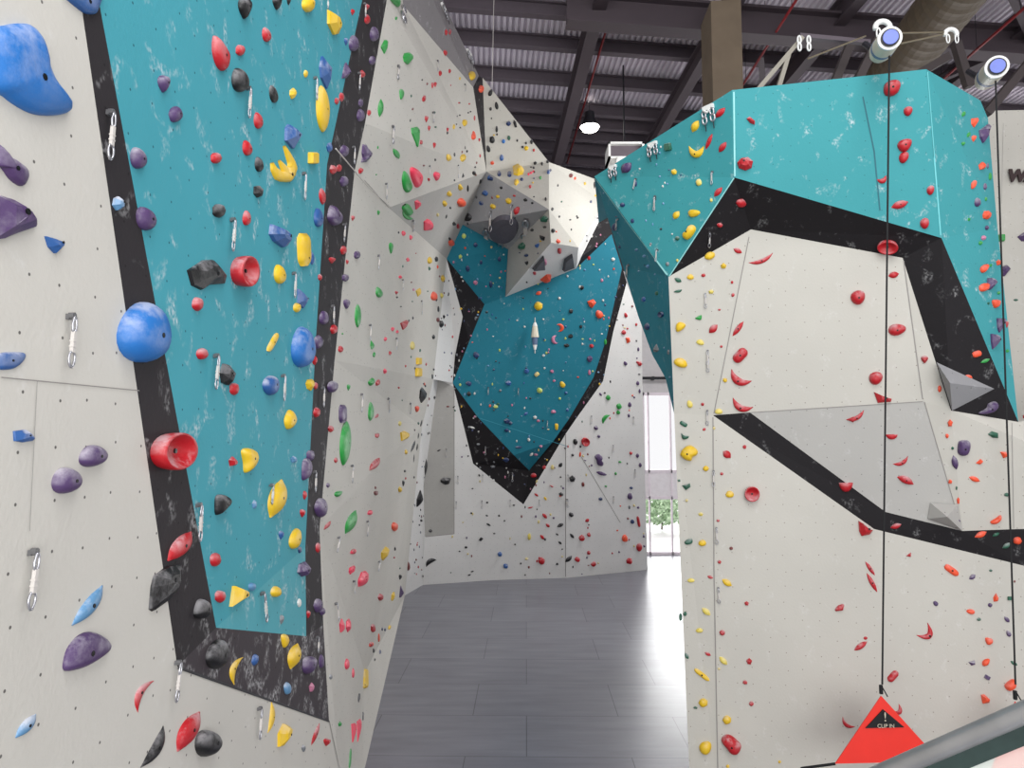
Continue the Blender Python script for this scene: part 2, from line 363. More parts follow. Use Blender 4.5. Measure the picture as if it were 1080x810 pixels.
# ------------------------------------------------------------------ hold shapes (local px units: u right, v up, h out)
def rings(outline, prof, cu=0, cv=0, au=0, av=0, jit=0, seed=0):
    rnd = random.Random(seed); n = len(outline); vs = []; fs = []
    for s, h in prof:
        k = 1-s
        for (u, w) in outline:
            j = 1+jit*(rnd.random()-.5) if h > 0 else 1
            vs.append(((u-cu)*s*j+cu+au*k, (w-cv)*s*j+cv+av*k, h*j))
    for r in range(len(prof)-1):
        for i in range(n):
            i2 = (i+1) % n; fs.append((r*n+i, r*n+i2, (r+1)*n+i2, (r+1)*n+i))
    last = len(prof)-1
    fs.append(tuple(last*n+i for i in range(n)))
    return vs, fs
def smoothpoly(pts, sub=4):
    out = []; n = len(pts)
    for i in range(n):
        p0, p1, p2, p3 = (pts[(i+k-1) % n] for k in range(4))
        for j in range(sub):
            t = j/sub; t2 = t*t; t3 = t2*t
            out.append(tuple(.5*((2*b)+(-a+c)*t+(2*a-5*b+4*c-d)*t2+(-a+3*b-3*c+d)*t3) for a, b, c, d in zip(p0, p1, p2, p3)))
    return out
SM = [(1, 0), (1.0, .18), (.95, .42), (.82, .7), (.6, .9), (.3, .99), (.08, 1)]
SM2 = [(1, 0), (.97, .3), (.78, .72), (.42, .97), (.1, 1)]
FA = [(1, 0), (.93, .3), (.45, 1)]
TR = [(1, 0), (.95, .15), (.12, 1)]
BX = [(1, 0), (1, .6), (.85, 1)]
BW = [(.94, 0), (1.0, .4), (1.0, .8), (.95, .92), (.84, .86), (.62, .5), (.35, .28), (.1, .22)]
def ell(n, a=1, b=1): return [(a*math.cos(2*math.pi*i/n), b*math.sin(2*math.pi*i/n)) for i in range(n)]
def spine_shape(pts, widths, hf=.5, m=7, flat=.0):
    vs = []; fs = []; n = len(pts)
    for i, (x, y) in enumerate(pts):
        a = pts[max(0, i-1)]; c = pts[min(n-1, i+1)]; dx, dy = c[0]-a[0], c[1]-a[1]; l = math.hypot(dx, dy) or 1
        nx, ny = -dy/l, dx/l; wd = widths[i]
        for k in range(m):
            an = math.pi*k/(m-1); cx = math.cos(an); hz = math.sin(an)**(.7)
            vs.append((x+nx*wd*cx, y+ny*wd*cx, hz*wd*2*hf))
    for i in range(n-1):
        for k in range(m-1):
            fs.append((i*m+k, i*m+k+1, (i+1)*m+k+1, (i+1)*m+k))
    fs.append(tuple(range(m))); fs.append(tuple((n-1)*m+k for k in range(m))[::-1])
    return vs, fs
SHN = dict(o='round', e='egg-shaped', f='leaf-shaped', d='teardrop', v='pointed', t='triangular', x='blocky', a='angular', h='half-moon', c='crescent', s='bar-shaped', b='bowl-shaped', F='leaf-shaped', S='bar-shaped', C='crescent', P='smooth', Q='angular', R='pyramid')
SMOOTH = set('oefdcsbFSCPh')
def shape(code, w, h, rot, lod, seed):
    """returns verts,faces in px (centred), unrotated bbox about w x h"""
    a, b = w/2, h/2; n = {0: 8, 1: 14, 2: 24}[lod]; prof = {0: SM2, 1: SM2, 2: SM}[lod]; H = .46*min(w, h); rnd = random.Random(seed)
    if code == 'o': out = [(x*(1+.08*math.sin(3*i+seed)), y*(1+.06*math.cos(2*i+seed))) for i, (x, y) in enumerate(ell(n, a, b))]; r = rings(out, [(s, q*H) for s, q in prof], av=.15*b)
    elif code == 'e': out = [(x*(1-.18*y/b), y) for x, y in ell(n, a, b)]; r = rings(out, [(s, q*H) for s, q in prof], av=-.1*b)
    elif code == 'f':
        out = []
        for x, y in ell(max(n, 12), 1, 1):
            if b >= a: out.append((a*x*abs(math.cos(math.asin(max(-1, min(1, y)))))**.35 if abs(y) < 1 else 0, b*y))
            else: out.append((a*x, b*y*(1-abs(x)**3*.4)))
        r = rings(out, [(s, q*H) for s, q in prof])
    elif code in 'dv':
        out = []
        for i in range(n):
            t = 2*math.pi*i/n; x = a*math.sin(t)*math.sin(t/2)**1.1*1.25; y = b*math.cos(t); out.append((x, y if code == 'd' else -y))
        r = rings(out, [(s, q*H*1.1) for s, q in (prof if code == 'd' else FA)], av=-.3*b if code == 'd' else .35*b)
    elif code == 't': r = rings([(-a, -b), (a*.2, -b*1.0), (a, -b*.55), (a*.15, b), (-a*.3, b*.7)], [(s, q*H*1.2) for s, q in TR], au=a*.1, av=-b*.2)
    elif code == 'x': r = rings([(-a, -b*.85), (-a*.8, -b), (a*.85, -b), (a, -b*.8), (a, b*.8), (a*.8, b), (-a*.85, b), (-a, b*.8)], [(s, q*H) for s, q in BX])
    elif code == 'a':
        k = rnd.randint(5, 7); out = [(a*math.cos(2*math.pi*i/k+.3)*(.85+.3*rnd.random()), b*math.sin(2*math.pi*i/k+.3)*(.85+.3*rnd.random())) for i in range(k)]
        r = rings(out, [(1, 0), (.97, .35*H), (.5, H), (.15, H*1.1)], au=(rnd.random()-.5)*a*.6, av=(rnd.random()-.3)*b*.5, jit=.15, seed=seed)
    elif code == 'h':
        out = [(a*math.cos(math.pi*i/(n-1)), 2*b*math.sin(math.pi*i/(n-1))-b) for i in range(n)]; r = rings(out, [(s, q*H) for s, q in prof], cv=-b*.3)
        r = ([(x, -y, z) for x, y, z in r[0]], [f[::-1] for f in r[1]])
    elif code == 'c':
        k = 12; pts = []; wd = []
        for i in range(k+1):
            t = math.radians(105-210*i/k)+math.pi; pts.append((a*.8*math.cos(t), b*.8*math.sin(t))); wd.append(max(.06, math.sin(math.pi*(i+.15)/(k+.3)))*min(a, b)*.42)
        r = spine_shape(pts, wd)
    elif code == 's':
        L_ = max(a, b); W_ = min(a, b); pts = []; wd = []
        for i in range(9):
            t = -1+2*i/8; p = t*(L_-W_*.25); pts.append((p, 0) if a >= b else (0, p)); wd.append(W_*(.55 if i in (0, 8) else (.9 if i in (1, 7) else 1)))
        r = spine_shape(pts, wd, .45)
    elif code == 'b': out = ell(max(n, 20), a, b); r = rings(out, [(s, q*H) for s, q in BW], av=.1*b)
    elif code == 'R':
        r = rings([(-a, -b*.6), (a*.8, -b), (a, b*.6), (-a*.5, b)], [(s, q*H*1.1) for s, q in TR])
    vs, fs = r
    c, s_ = math.cos(math.radians(rot)), math.sin(math.radians(rot))
    return [(x*c-y*s_, x*s_+y*c, z) for x, y, z in vs], fs
HOLDS = []
def place(code, col, cx, cy, verts, faces, tw, th, smooth, poly=None, zone=None):
    HOLDS.append(dict(code=code, col=col, x=cx, y=cy, v=verts, f=faces, tw=tw, th=th, smooth=smooth, zone=zone, size=max(tw, th), area=tw*th))
def T(ox, oy, s, text):
    for ln in text.strip().split('\n'):
        for it in ln.split(';'):
            tk = it.split()
            if not tk: continue
            code, col = tk[0], tk[1]; seed = len(HOLDS)*13+5
            if code in 'PQ':
                pts = [tuple(float(q) for q in t.split(',')) for t in tk[2:]]
                pts = [(ox+x/s, oy+y/s) for x, y in pts]
                x0, x1 = min(p[0] for p in pts), max(p[0] for p in pts); y0, y1 = min(p[1] for p in pts), max(p[1] for p in pts)
                cx, cy = (x0+x1)/2, (y0+y1)/2; loc = [(x-cx, cy-y) for x, y in pts]
                ar = sum(loc[i][0]*loc[(i+1) % len(loc)][1]-loc[(i+1) % len(loc)][0]*loc[i][1] for i in range(len(loc)))
                if ar < 0: loc = loc[::-1]
                mu = sum(p[0] for p in loc)/len(loc); mv = sum(p[1] for p in loc)/len(loc)
                H = (.45 if x1-x0 < 30 else .26)*min(x1-x0, y1-y0)
                if code == 'P': vs, fs = rings(smoothpoly(loc), [(a, b*H) for a, b in SM], cu=mu, cv=mv)
                else: vs, fs = rings(loc, [(1, 0), (.96, .35*H), (.45, H), (.12, 1.08*H)], cu=mu, cv=mv, au=.12*(x1-x0), av=.1*(y1-y0), jit=.1, seed=seed)
                place(code, col, cx, cy, vs, fs, x1-x0, y1-y0, code == 'P')
                continue
            if code in 'FSC':
                x0, y0, x1, y1, w = (float(q) for q in tk[2:7]); bulge = float(tk[7]) if len(tk) > 7 else 0
                if code == 'C': w *= .72; bulge *= 1.9
                x0, y0, x1, y1, w, bulge = ox+x0/s, oy+y0/s, ox+x1/s, oy+y1/s, w/s, bulge/s
                cx, cy = (x0+x1)/2, (y0+y1)/2; dx, dy = (x1-x0)/2, -(y1-y0)/2; l = math.hypot(dx, dy); nx, ny = -dy/l, dx/l
                pts = []; wd = []; K = 14
                for i in range(K+1):
                    t = -1+2*i/K; bq = bulge*(1-t*t)
                    k2 = (l-w*.15)/l if code == 'S' else 1
                    pts.append((dx*t*k2+nx*bq, dy*t*k2+ny*bq))
                    wd.append((w/2)*(max(.08, (1-abs(t)**2.2)) if code != 'S' else max(.4, (1-abs(t)**5)**.5)))
                vs, fs = spine_shape(pts, wd, .45)
                tw = max(p[0] for p in vs)-min(p[0] for p in vs); th = max(p[1] for p in vs)-min(p[1] for p in vs)
                mx_ = (max(p[0] for p in vs)+min(p[0] for p in vs))/2; my_ = (max(p[1] for p in vs)+min(p[1] for p in vs))/2
                vs = [(a-mx_, b-my_, c) for a, b, c in vs]
                place(code, col, cx+mx_, cy-my_, vs, fs, tw, th, True)
                continue
            x, y, w, h = (float(q) for q in tk[2:6]); rot = float(tk[6]) if len(tk) > 6 else 0
            x, y, w, h = ox+x/s, oy+y/s, w/s, h/s
            size = max(w, h); lod = 0 if size < 7 else (1 if size < 20 else 2)
            vs, fs = shape(code, w, h, rot, lod, seed)
            tw = max(p[0] for p in vs)-min(p[0] for p in vs); th = max(p[1] for p in vs)-min(p[1] for p in vs)
            place(code, col, x, y, vs, fs, tw, th, code in SMOOTH)
WORLD = 1.02
LIGHTS = [((1.5, 1.0, 11.3), (0.0, 9, 4), 5, 3, 380), ((5.2, 13.8, 10.0), (0.3, 18, 0), 2.5, 2.5, 360), ((0.2, -3, 8), (1, 9, 4), 6, 4, 240), ((10.5, 25.5, 3.2), (6.0, 15, 0.2), 8, 4.5, 900), ((2.5, -4.5, 3.5), (3.0, 17, 12.5), 8, 4, 560)]  # added unseen area lights: overhead, back wall, behind camera, outside glazing, roof
T(0,0,4.05,"""
P B -60,150 0,115 80,100 125,115 155,180 165,250 215,350 290,435 310,465 290,488 215,494 130,480 60,445 0,400 -60,340
P b 250,-60 345,42 400,62 425,40 440,-60
P p -30,610 0,648 60,680 115,720 125,760 108,792 85,795 40,765 0,715 -30,700
d p 700 358 60 75 180; o p 750 488 60 70; e p 592 675 70 95 20
""")
T(0,180,4.05,"""
Q p -50,95 0,105 40,115 110,165 160,235 150,245 60,275 0,292 -50,300
Q b 188,280 235,290 278,310 265,335 237,353 205,325
a j 505 140 55 65; e p 625 205 82 108 30; o r 845 570 50 60; e B 615 690 232 260 -10
""")
T(0,360,3.375,"""
P b -20,55 0,42 45,38 92,42 90,65 60,92 30,102 -20,98
Q b 45,320 90,314 125,348 118,355 80,360 48,355
e p 332 408 106 76 15; e p 238 495 112 92 15; b r 620 392 172 132 10; F r 675,0 0 0 0 0
""".replace("; F r 675,0 0 0 0 0",""))
T(0,360,3.375,"""F r 683 678 597 782 52""")
T(0,570,3.375,"""
F j 365 160 255 303 42 6
P p 222,440 235,390 270,345 315,325 365,338 397,365 395,390 350,425 290,455 245,465 225,462
Q k 545,130 600,90 640,85 645,140 635,180 600,215 540,253 528,245 535,170
C r 548 500 490 612 30 -14
F j 128 618 55 703 34; C k 585 660 500 808 48 8
""")
T(180,0,4.05,"""
d k 318 35 66 92 180; d k 455 12 45 62 180; v k 505 5 20 36; o y 588 18 60 68
Q y 668,40 705,55 733,115 725,145 700,148 668,100
v b 750 178 20 35; v r 778 52 20 28; v r 840 30 22 28; e r 840 82 25 42
e p 870 145 40 65; e p 782 185 45 70; o p 862 258 28 40; t p 750 300 42 70; a r 818 315 30 35
P r 180,152 205,165 245,215 255,250 245,290 225,303 195,275 175,215
o r 298 215 42 48; e r 410 148 38 65 15; e k 298 342 75 105 15
Q b 645,240 690,280 690,340 672,380 640,330 633,285
o y 577 315 20 32; a y 523 400 35 45; e k 440 402 36 80 15; f y 650 465 60 200 3
e r 375 515 40 72 10; Q b 500,530 562,580 520,635 485,600 487,545
e r 328 632 42 68 15; o r 195 675 48 48; e k 378 702 38 66 10; x y 610 675 48 50
o r 710 432 20 30; o r 730 415 22 40; o p 812 440 22 35; e p 812 492 35 55; o p 742 645 40 50; t p 835 655 45 78; o p 740 775 38 45
a b 678 630 26 42; o r 848 482 18 26; a r 812 730 24 25; a r 695 725 32 45; o r 720 718 24 32
""")
T(180,180,4.05,"""
a k 375 90 45 58; o k 207 172 58 60; e r 325 202 38 65; f r 648 110 30 72 8; e b 632 200 42 82 5
P p 680,150 695,148 700,162 722,175 736,200 725,228 700,235 680,222 668,195
Q b 425,228 470,240 518,275 510,320 490,328 440,300 418,270
s y 570 338 60 155 3; e b 605 375 18 55; o r 738 340 28 38; v r 690 383 32 28; v r 755 390 15 22
Q k 68,428 110,400 130,385 175,380 200,410 240,450 225,485 160,490 125,510 85,490
b r 318 430 126 132; e y 467 442 52 84 12
o p 797 360 28 35; o p 747 458 30 32; d p 752 570 32 42 180
Q b 540,505 590,552 565,588 540,565; o y 540 585 36 40; o r 115 572 52 52; a r 638 455 22 30
f g 800 620 28 100; e p 655 628 42 60; o r 697 678 32 40; S y 460 692 412 775 24
o p 630 732 40 60; o r 135 782 52 50
""")
T(0,0,1,"""e B 320 366 26 43""")
T(180,360,3.375,"""
a k 203 118 60 80; o r 227 170 35 45; a r 513 68 22 32; e b 357 157 70 62 80; a y 496 155 34 40; o r 517 158 15 25
e p 577 162 44 38 60; o r 520 253 26 36; P y 425,243 450,272 440,300 415,313 403,280
s p 613 258 30 72; f g 622 362 40 160 -5; a r 570 312 22 25
P y 250,390 275,380 305,390 314,415 300,445 265,468 258,430
a r 222 427 35 38; a j 438 420 25 25; P p 468,430 490,415 505,440 500,475 480,495 465,490; o p 498 407 30 40
f r 588 423 14 20; P k 155,555 185,545 218,560 215,580 190,600 155,618; a j 298 580 18 32
F y 405 492 355 628 62; o p 560 512 14 16; e p 535 592 68 48 90; a r 478 548 16 30; v r 470 612 22 30
e y 443 702 42 76 -18; v b 394 690 22 32; o n 460 742 14 24; o r 160 777 40 50; F r 570 640 545 670 12; o r 525 735 18 36
""")
T(180,570,3.375,"""
o r 177 200 40 45; Q y 222,162 280,178 270,208 208,236; o j 290 165 30 30; e y 375 182 40 40
a p 475 102 48 54; v r 491 263 15 28; o p 525 232 34 50; o p 540 253 22 28; f w 458 222 16 32; a e 396 282 18 35
P k 80,270 90,225 110,208 140,222 146,250 130,278; P y 392,335 412,333 423,357 405,382 395,365; F y 460 367 428 458 45 -4
e k 166 405 78 112 -25; C y 258 416 226 514 26 -12; o b 300 425 25 42 -15
P p 468,440 475,418 505,412 522,425 515,455 490,475 470,465; e p 537 430 20 50; P j 402,520 415,504 430,520 428,545 410,548; a i 502 522 20 32
F r 105 610 24 752 55 -6; e k 135 722 100 94 30; C y 360 572 345 686 26 5; Q y 380,690 405,652 435,660 430,695 400,732 380,735
F r 530 650 500 730 13; v r 557 718 28 28; a e 473 740 18 25
a m 610 303 22 52; a m 633 303 22 48; e m 628 440 18 40; e m 650 472 10 35; Q m 642,655 662,650 660,680 648,720; Q m 662,645 680,635 680,680 665,718
x y 692 492 25 70; S g 642 740 636 812 8; F m 703 112 668 165 32; F m 656 92 634 116 20; F r 660 35 640 44 18; a g 603 653 16 18
e e 570 485 12 20; x k 672 555 6 22; x k 685 625 5 30; o r 720 312 16 30; a r 713 370 15 20
""")
T(370,0,6.23,"""
P g 255,-20 262,5 290,38 312,48 328,30 325,-20; a g 299 120 20 25; Q g 195,310 230,262 245,262 240,300 228,355; a g 376 383 74 78; P g 318,590 340,585 352,615 333,655 322,640
F g 203 650 190 770 38; o r 122 740 22 36; a r 628 212 22 42; a r 652 210 22 42; o r 621 347 28 40; o r 588 482 22 38; o r 650 468 18 28
v r 538 562 22 42; v r 556 556 22 36; e r 481 648 25 45 -15; v r 498 782 28 45; e y 795 498 50 62; o y 717 516 12 22; a y 750 798 34 26
o o 857 585 36 50; f r 813 775 12 35; a k 700 763 12 12; a k 717 757 12 12; a k 772 740 12 12; a k 787 733 12 12; e k 918 715 18 25
""")
T(370,120,6.23,"""
Q p 78,200 125,240 143,265 125,300 100,318 78,295 70,260; v r 68 375 36 40; v r 15 685 28 38
Q g 395,95 440,85 455,120 450,220 400,130; F g 278 228 322 296 34; v r 515 95 22 34; o r 463 187 22 32; v r 550 208 24 42; v r 637 105 18 30
o y 748 60 35 45; e y 678 85 18 35; a y 645 288 36 52; a y 738 290 40 52; d o 807 142 34 60; v r 845 172 15 25; e r 850 275 12 25
e k 682 268 12 28; e k 752 222 8 22; e k 818 350 12 16; a k 810 390 26 30; t k 738 405 18 30; a k 682 437 12 15; e k 853 443 12 30
a g 178 222 12 22; v g 183 650 22 35; a g 168 400 10 12
P g 350,375 372,400 405,478 395,510 370,518 345,490 335,430
P m 390,350 430,355 475,400 470,450 440,485 415,460 388,400; d m 565 410 50 60 180; v r 513 433 20 24
S g 345 590 400 670 60; C g 340 640 410 690 40 -8; Q m 418,575 440,565 463,580 455,605 425,630; Q m 478,710 505,690 520,692 545,735 535,765 478,768; a m 347 785 28 32
a y 722 482 35 45; a y 648 525 36 45; a y 618 590 36 40; a t 572 665 20 25; o o 727 583 60 58
e k 770 490 14 45; a k 825 547 14 22; o k 765 678 60 56; a k 655 617 15 20; a k 680 722 25 30; F k 632 660 624 690 10; e r 705 738 20 36
a b 915 420 35 35; o b 882 520 38 38; a b 855 587 28 28; e Y 925 605 20 32; a d 928 550 15 20; P k 912,150 935,160 938,190 915,188; e k 903 230 22 38; a o 928 322 22 28
""")
T(330,240,6.23,"""
a m 598 38 26 34; a m 645 65 25 35; d g 514 135 32 76 180; a m 625 210 24 28; a m 575 325 26 22; v r 550 428 26 24
P g 415,400 425,390 460,425 455,455 430,460 412,435; e y 768 215 32 46; Q y 675,415 712,398 712,440 692,453; a y 855 335 30 45; a Y 848 447 25 38; e Y 655 775 32 56
a k 812 207 26 38; v k 900 75 20 25; a G 767 270 18 28; o o 910 100 40 46; e o 797 450 46 60; a k 812 468 16 35; a i 663 407 16 20; a o 820 258 14 25
Q r 572,630 630,608 595,672; a m 525 668 26 28; a m 555 685 22 20; a m 477 733 24 28; a k 658 594 12 22; e k 825 535 14 42; v k 862 587 18 28; a k 845 635 35 45; a k 793 718 22 34; a d 823 605 25 35
Q g 380,742 400,768 405,790 388,802 376,780; a g 195 697 12 14
""")
T(330,360,6.23,"""
e r 183 50 36 45; P g 392,90 405,70 412,85 403,105; a r 508 78 22 28; a m 475 195 28 38; v r 610 163 14 18; P g 362,265 400,240 408,262 375,292; F r 440 250 415 292 28
v g 235 303 26 44; P g 372,405 385,400 402,440 400,490 378,522 362,500 362,450; F r 432 476 408 504 18; v r 565 305 16 16; a G 587 387 8 14; a G 645 102 10 18; e G 705 60 12 22; a k 795 185 12 16
x y 697 130 40 46; x y 695 203 48 60; Q y 572,600 605,588 635,600 630,640 580,655; o Y 572 540 22 32; a y 613 727 25 35
Q k 720,300 750,335 735,385 712,405 698,370 705,320; e o 733 280 12 20; P o 670,430 700,425 700,445 682,465; e r 745 150 12 20
F r 132 560 105 590 26; Q r 408,608 438,605 428,635 410,630; e d 152 782 18 36; e k 785 232 14 35; a k 800 370 14 22; a d 765 377 10 20
F k 720 515 704 565 10; F k 697 600 690 642 9; F k 680 650 636 728 18; F k 690 670 680 720 12; F k 668 738 660 800 8; e d 887 428 22 12; F k 840 710 815 723 10; F k 935 425 918 436 8
""")
T(330,480,6.23,"""
F r 440 18 370 102 40; o p 100 198 26 34; P g 140,262 150,242 195,235 190,255 160,275; a d 412 215 14 20; P d 400,240 430,235 425,262 408,265
F m 393 365 358 390 30; F d 112 435 72 492 17; F g 290 362 212 518 58; v k 595 185 20 42; a y 573 225 32 40; o o 538 470 46 60; F k 748 25 738 135 18; Q k 708,228 725,290 705,325 680,340 682,290
a k 665 145 14 18; a k 713 430 18 20; a k 700 458 12 14; a k 772 498 24 20; F m 285 620 245 648 30; Q m 240,740 280,725 262,765 240,785; Q m 300,808 320,770 350,760 368,795 345,815
Q y 447,640 490,600 505,605 490,660 460,692 448,680; a k 540 615 14 28; e d 625 728 28 62; C k 812 690 745 735 40 -10; Q k 838,160 860,145 908,152 895,190 868,195 838,178; a r 610 152 12 18
""")
T(310,600,3.86,"""
o r 353 115 24 28; a y 403 112 18 38 -20; t p 437 92 22 50; v k 433 33 16 22; e r 323 243 20 30; F o 325 300 305 315 16; e o 346 280 9 36; o n 360 245 8 14; o n 371 247 8 14; a y 389 238 14 22; a n 351 337 9 20; a k 325 333 9 20; F k 264 510 264 545 8; a k 330 370 8 12
""")
T(480,70,5.06,"""
e k 188 140 22 40 -20; e k 222 210 18 42 10; v k 190 227 14 20; a k 320 305 18 50 15; e k 222 335 14 36; e k 198 392 28 38; e k 178 440 20 38 15; o G 287 382 18 26; o B 258 400 20 24; o n 285 305 26 28; a y 380 437 24 28; a r 420 447 12 20; a k 408 402 16 30; e b 248 487 22 36; a o 198 515 20 22; e n 235 572 22 32; o n 290 575 26 34
Q y 308,535 330,518 350,545 368,552 362,575 335,585 312,578; Q y 316,608 335,600 342,618 325,637 315,628; o n 355 602 18 20; a m 392 575 12 16; a m 405 567 14 16; a m 418 560 10 14
a k 427 517 20 26; a k 463 518 14 24; a k 493 512 16 28; e b 498 562 18 28; a g 455 595 14 20; a r 400 640 16 26; a d 618 582 22 28; o o 640 598 14 18; a y 693 625 14 18; a G 568 722 10 10; a k 520 762 16 20; a k 483 708 12 20; v k 745 635 14 40
P n 172,605 188,583 203,595 200,610; P b 143,680 160,660 176,675 165,692; a n 140 730 24 22; a k 245 648 16 16; F k 142 602 130 628 10; a y 228 695 22 20; o y 285 718 34 34; a y 202 748 30 28; a k 375 713 26 18; a r 315 690 18 14; P r 312,775 335,748 345,760 325,790
""")
T(450,200,4.5,"""
a G 558 138 40 38; a G 450 268 38 38; a k 560 177 20 14; Q k 535,215 562,225 558,242 545,240; a k 600 195 20 26; P b 512,262 534,254 530,276 518,276; a e 474 165 26 22; a k 500 192 16 14; a n 472 312 22 16; v k 474 348 20 22; a k 475 440 10 10; a r 512 397 16 18; a i 562 345 20 32
Q o 538,430 570,402 592,402 588,430 560,445; o r 630 292 20 30; a o 625 245 20 24; F o 545 485 518 497 18; F r 436 82 416 120 26
o l 177 220 22 26; a l 160 317 20 24; o n 232 262 20 24; a n 195 375 22 32; a n 305 450 18 34; a n 345 330 18 26; o n 258 345 14 22; a i 232 442 22 22
o y 530 552 42 42; Q o 762,530 790,520 805,535 785,562 772,555; e o 820 592 34 42 30; c o 635 655 44 40 190; c i 607 712 40 44 10; o k 737 465 20 22; a k 685 577 22 22; a k 732 650 16 18; a k 683 695 26 20; a k 665 740 30 18; e n 235 785 28 32 30
o w 630 515 14 14; e g 848 722 14 28; e p 775 800 26 24; a r 783 742 22 20; o r 770 325 18 20; a w 885 330 18 20; a i 832 430 14 18
a i 345 215 18 12; a d 370 180 24 14; a d 330 175 16 10; a e 400 180 16 12
""")
T(420,360,5.06,"""
e k 418 72 26 34 30; P n 358,225 375,212 392,222 382,240; o k 377 280 24 26; a b 685 160 28 28; a b 588 222 32 28; a n 580 425 34 32; a n 600 437 22 22; a n 578 475 26 20
P t 725,178 740,162 752,172 738,190; e y 877 230 28 36 30; a l 755 262 32 30; P y 835,438 855,440 850,475 838,470; a l 862 305 16 16; e l 520 348 26 18; o G 533 335 18 14; a i 820 160 20 20; o i 832 210 16 14; a i 748 423 22 16; a i 828 375 26 20; a i 762 560 20 16; a i 735 605 22 14
a w 730 405 20 20; a w 697 525 18 20; a w 775 75 16 14; a e 545 262 16 18; F w 720 595 702 612 12; F b 692 378 670 395 14; a b 895 275 16 16; a b 903 365 16 22; F w 410 465 380 455 10; a e 505 668 28 16; P n 558,630 575,620 592,632 575,646; a e 427 550 20 12; a n 643 565 38 16; e r 780 672 24 22; e r 722 715 34 26
""")
T(420,480,5.06,"""
a k 475 253 14 12; a k 617 267 14 10; a k 390 310 12 12; F k 480 326 466 320 9; F k 470 364 494 378 10; a k 567 350 12 9; Q k 428,455 440,438 455,445 440,460; a k 362 492 18 14; a k 624 476 10 10; a k 396 178 12 8; a k 433 110 10 10; F k 388 636 370 644 8; F k 404 618 386 624 7
o b 542 528 26 28; o b 573 592 28 28; o r 764 565 38 38; a Y 700 435 20 40; a t 685 553 20 16; a t 750 355 14 22; F y 778 222 792 242 12; e t 823 65 20 28; F t 745 130 735 150 12
F r 726 205 748 220 11; F r 690 284 720 276 9; Q r 806,158 830,168 822,174; F r 770 312 794 338 18; F r 788 365 808 385 16; F r 758 425 778 450 16
F k 875 42 856 62 16; a k 867 117 11 10; a k 870 210 22 20; P k 850,385 870,362 882,370 865,385; F k 840 418 856 428 8; F k 855 460 872 476 12; a k 848 582 14 12
""")
T(560,420,4.05,"""
a k 190 187 20 26; a k 178 243 13 14; F k 134 280 120 294 12; a k 176 343 28 30; a k 128 408 18 14; e k 172 498 20 22 40; F k 138 535 112 550 14; F k 167 578 184 598 12; F k 175 673 146 700 16; a k 112 708 12 10
b r 233 187 38 38; P p 272,248 290,238 305,250 300,262 310,275 305,290 285,285 280,268; F p 278 315 324 328 16; a p 278 127 20 18; o p 290 163 14 14; a n 297 430 18 15; e p 423 418 22 30; o n 428 383 16 12; o p 455 245 14 20; o p 467 285 13 20; o n 433 527 18 20; e p 422 27 16 22; a p 418 73 12 20
a g 330 0 24 16; P g 365,30 380,22 388,38 372,48; e g 373 60 18 18; C g 338 72 308 110 22 -6; a g 380 272 14 10; a g 320 376 12 9; a g 362 322 12 14
a r 427 235 14 16; F o 212 228 208 252 8; a d 222 368 14 22; F r 232 528 248 516 14; o r 217 597 26 28; a r 247 583 18 20; e o 401 598 26 32; P r 452,625 470,618 475,640 462,655 450,645; F r 432 686 408 706 26; S r 186 682 210 696 20; S r 278 700 257 718 18; a r 247 660 16 18; S r 455 502 464 552 12; a e 421 465 11 22; a p 482 590 10 12; a p 484 632 10 12; a p 458 467 11 11
""")
T(560,280,5.06,"""
e r 507 265 18 28 20; o r 495 357 26 26; Q o 505,385 525,385 530,408 512,415; a r 580 525 26 24; o r 568 515 14 14; a r 516 337 13 11; e r 562 315 13 18; F k 560 396 566 408 8; e p 573 447 12 22; e p 505 523 20 24 30; e p 570 628 18 24; a k 578 580 14 10; e p 527 743 12 28; F p 364 680 378 695 12; e p 580 670 12 24; o g 412 705 26 30
P y 25,575 38,568 45,582 28,592; e i 312 570 16 30; e p 312 500 26 34 20
e b 600 180 24 30; o G 670 148 20 24; b n 692 262 34 32; e n 618 325 30 38; t e 668 440 32 44; e e 733 462 14 28
""")
T(620,200,4.05,"""
e n 113 160 24 34; o n 135 245 12 14; a j 207 257 14 14; a j 240 283 16 14; a j 255 328 18 18; o n 148 65 22 20; e n 190 133 16 20; o G 382 208 20 20; a k 312 168 12 10; a e 340 318 16 18; a e 268 232 12 12; a Y 382 303 12 14
F y 390 92 364 126 26; P y 428,98 440,85 470,88 480,100 462,115 438,118; P y 438,150 456,152 462,170 442,200 420,214 403,206 404,188 425,178; o r 655 57 44 38; a r 563 152 26 22
P y 498,285 515,265 540,268 543,285 525,300 505,298; a y 580 325 26 26; e y 438 373 30 24; a Y 527 435 26 22; P y 378,575 395,565 418,575 412,592 385,608 375,598; e Y 480 652 34 24 -15; e y 396 740 60 40 -20
F r 622 252 658 270 22; a r 493 366 20 16; o r 616 396 12 14; a r 620 450 14 18; a r 562 512 14 10; F r 553 577 518 612 30; o r 570 670 12 12
F G 370 378 400 394 20; P G 366,438 385,425 402,425 392,440; P g 458,550 475,537 487,535 483,557
C r 686 312 790 270 26 -8; F r 665 563 618 626 22; S r 680 678 622 738 44
""")
T(620,70,4.765,"""
F p 218 485 168 535 46; x G 402 405 38 38 10; F y 556 272 522 330 36; C y 508 400 584 400 50 -22; a y 433 530 30 32; o Y 557 583 30 36
F r 690 208 642 258 30; F r 626 338 592 418 20; F r 696 380 658 432 28; F r 675 608 635 655 26; Q r 797,262 812,252 840,275 838,294 815,285; a r 790 490 78 74; a n 408 520 9 9; a n 467 547 9 9; o n 172 695 20 20; o n 240 590 16 30; a Y 620 673 16 18
""")
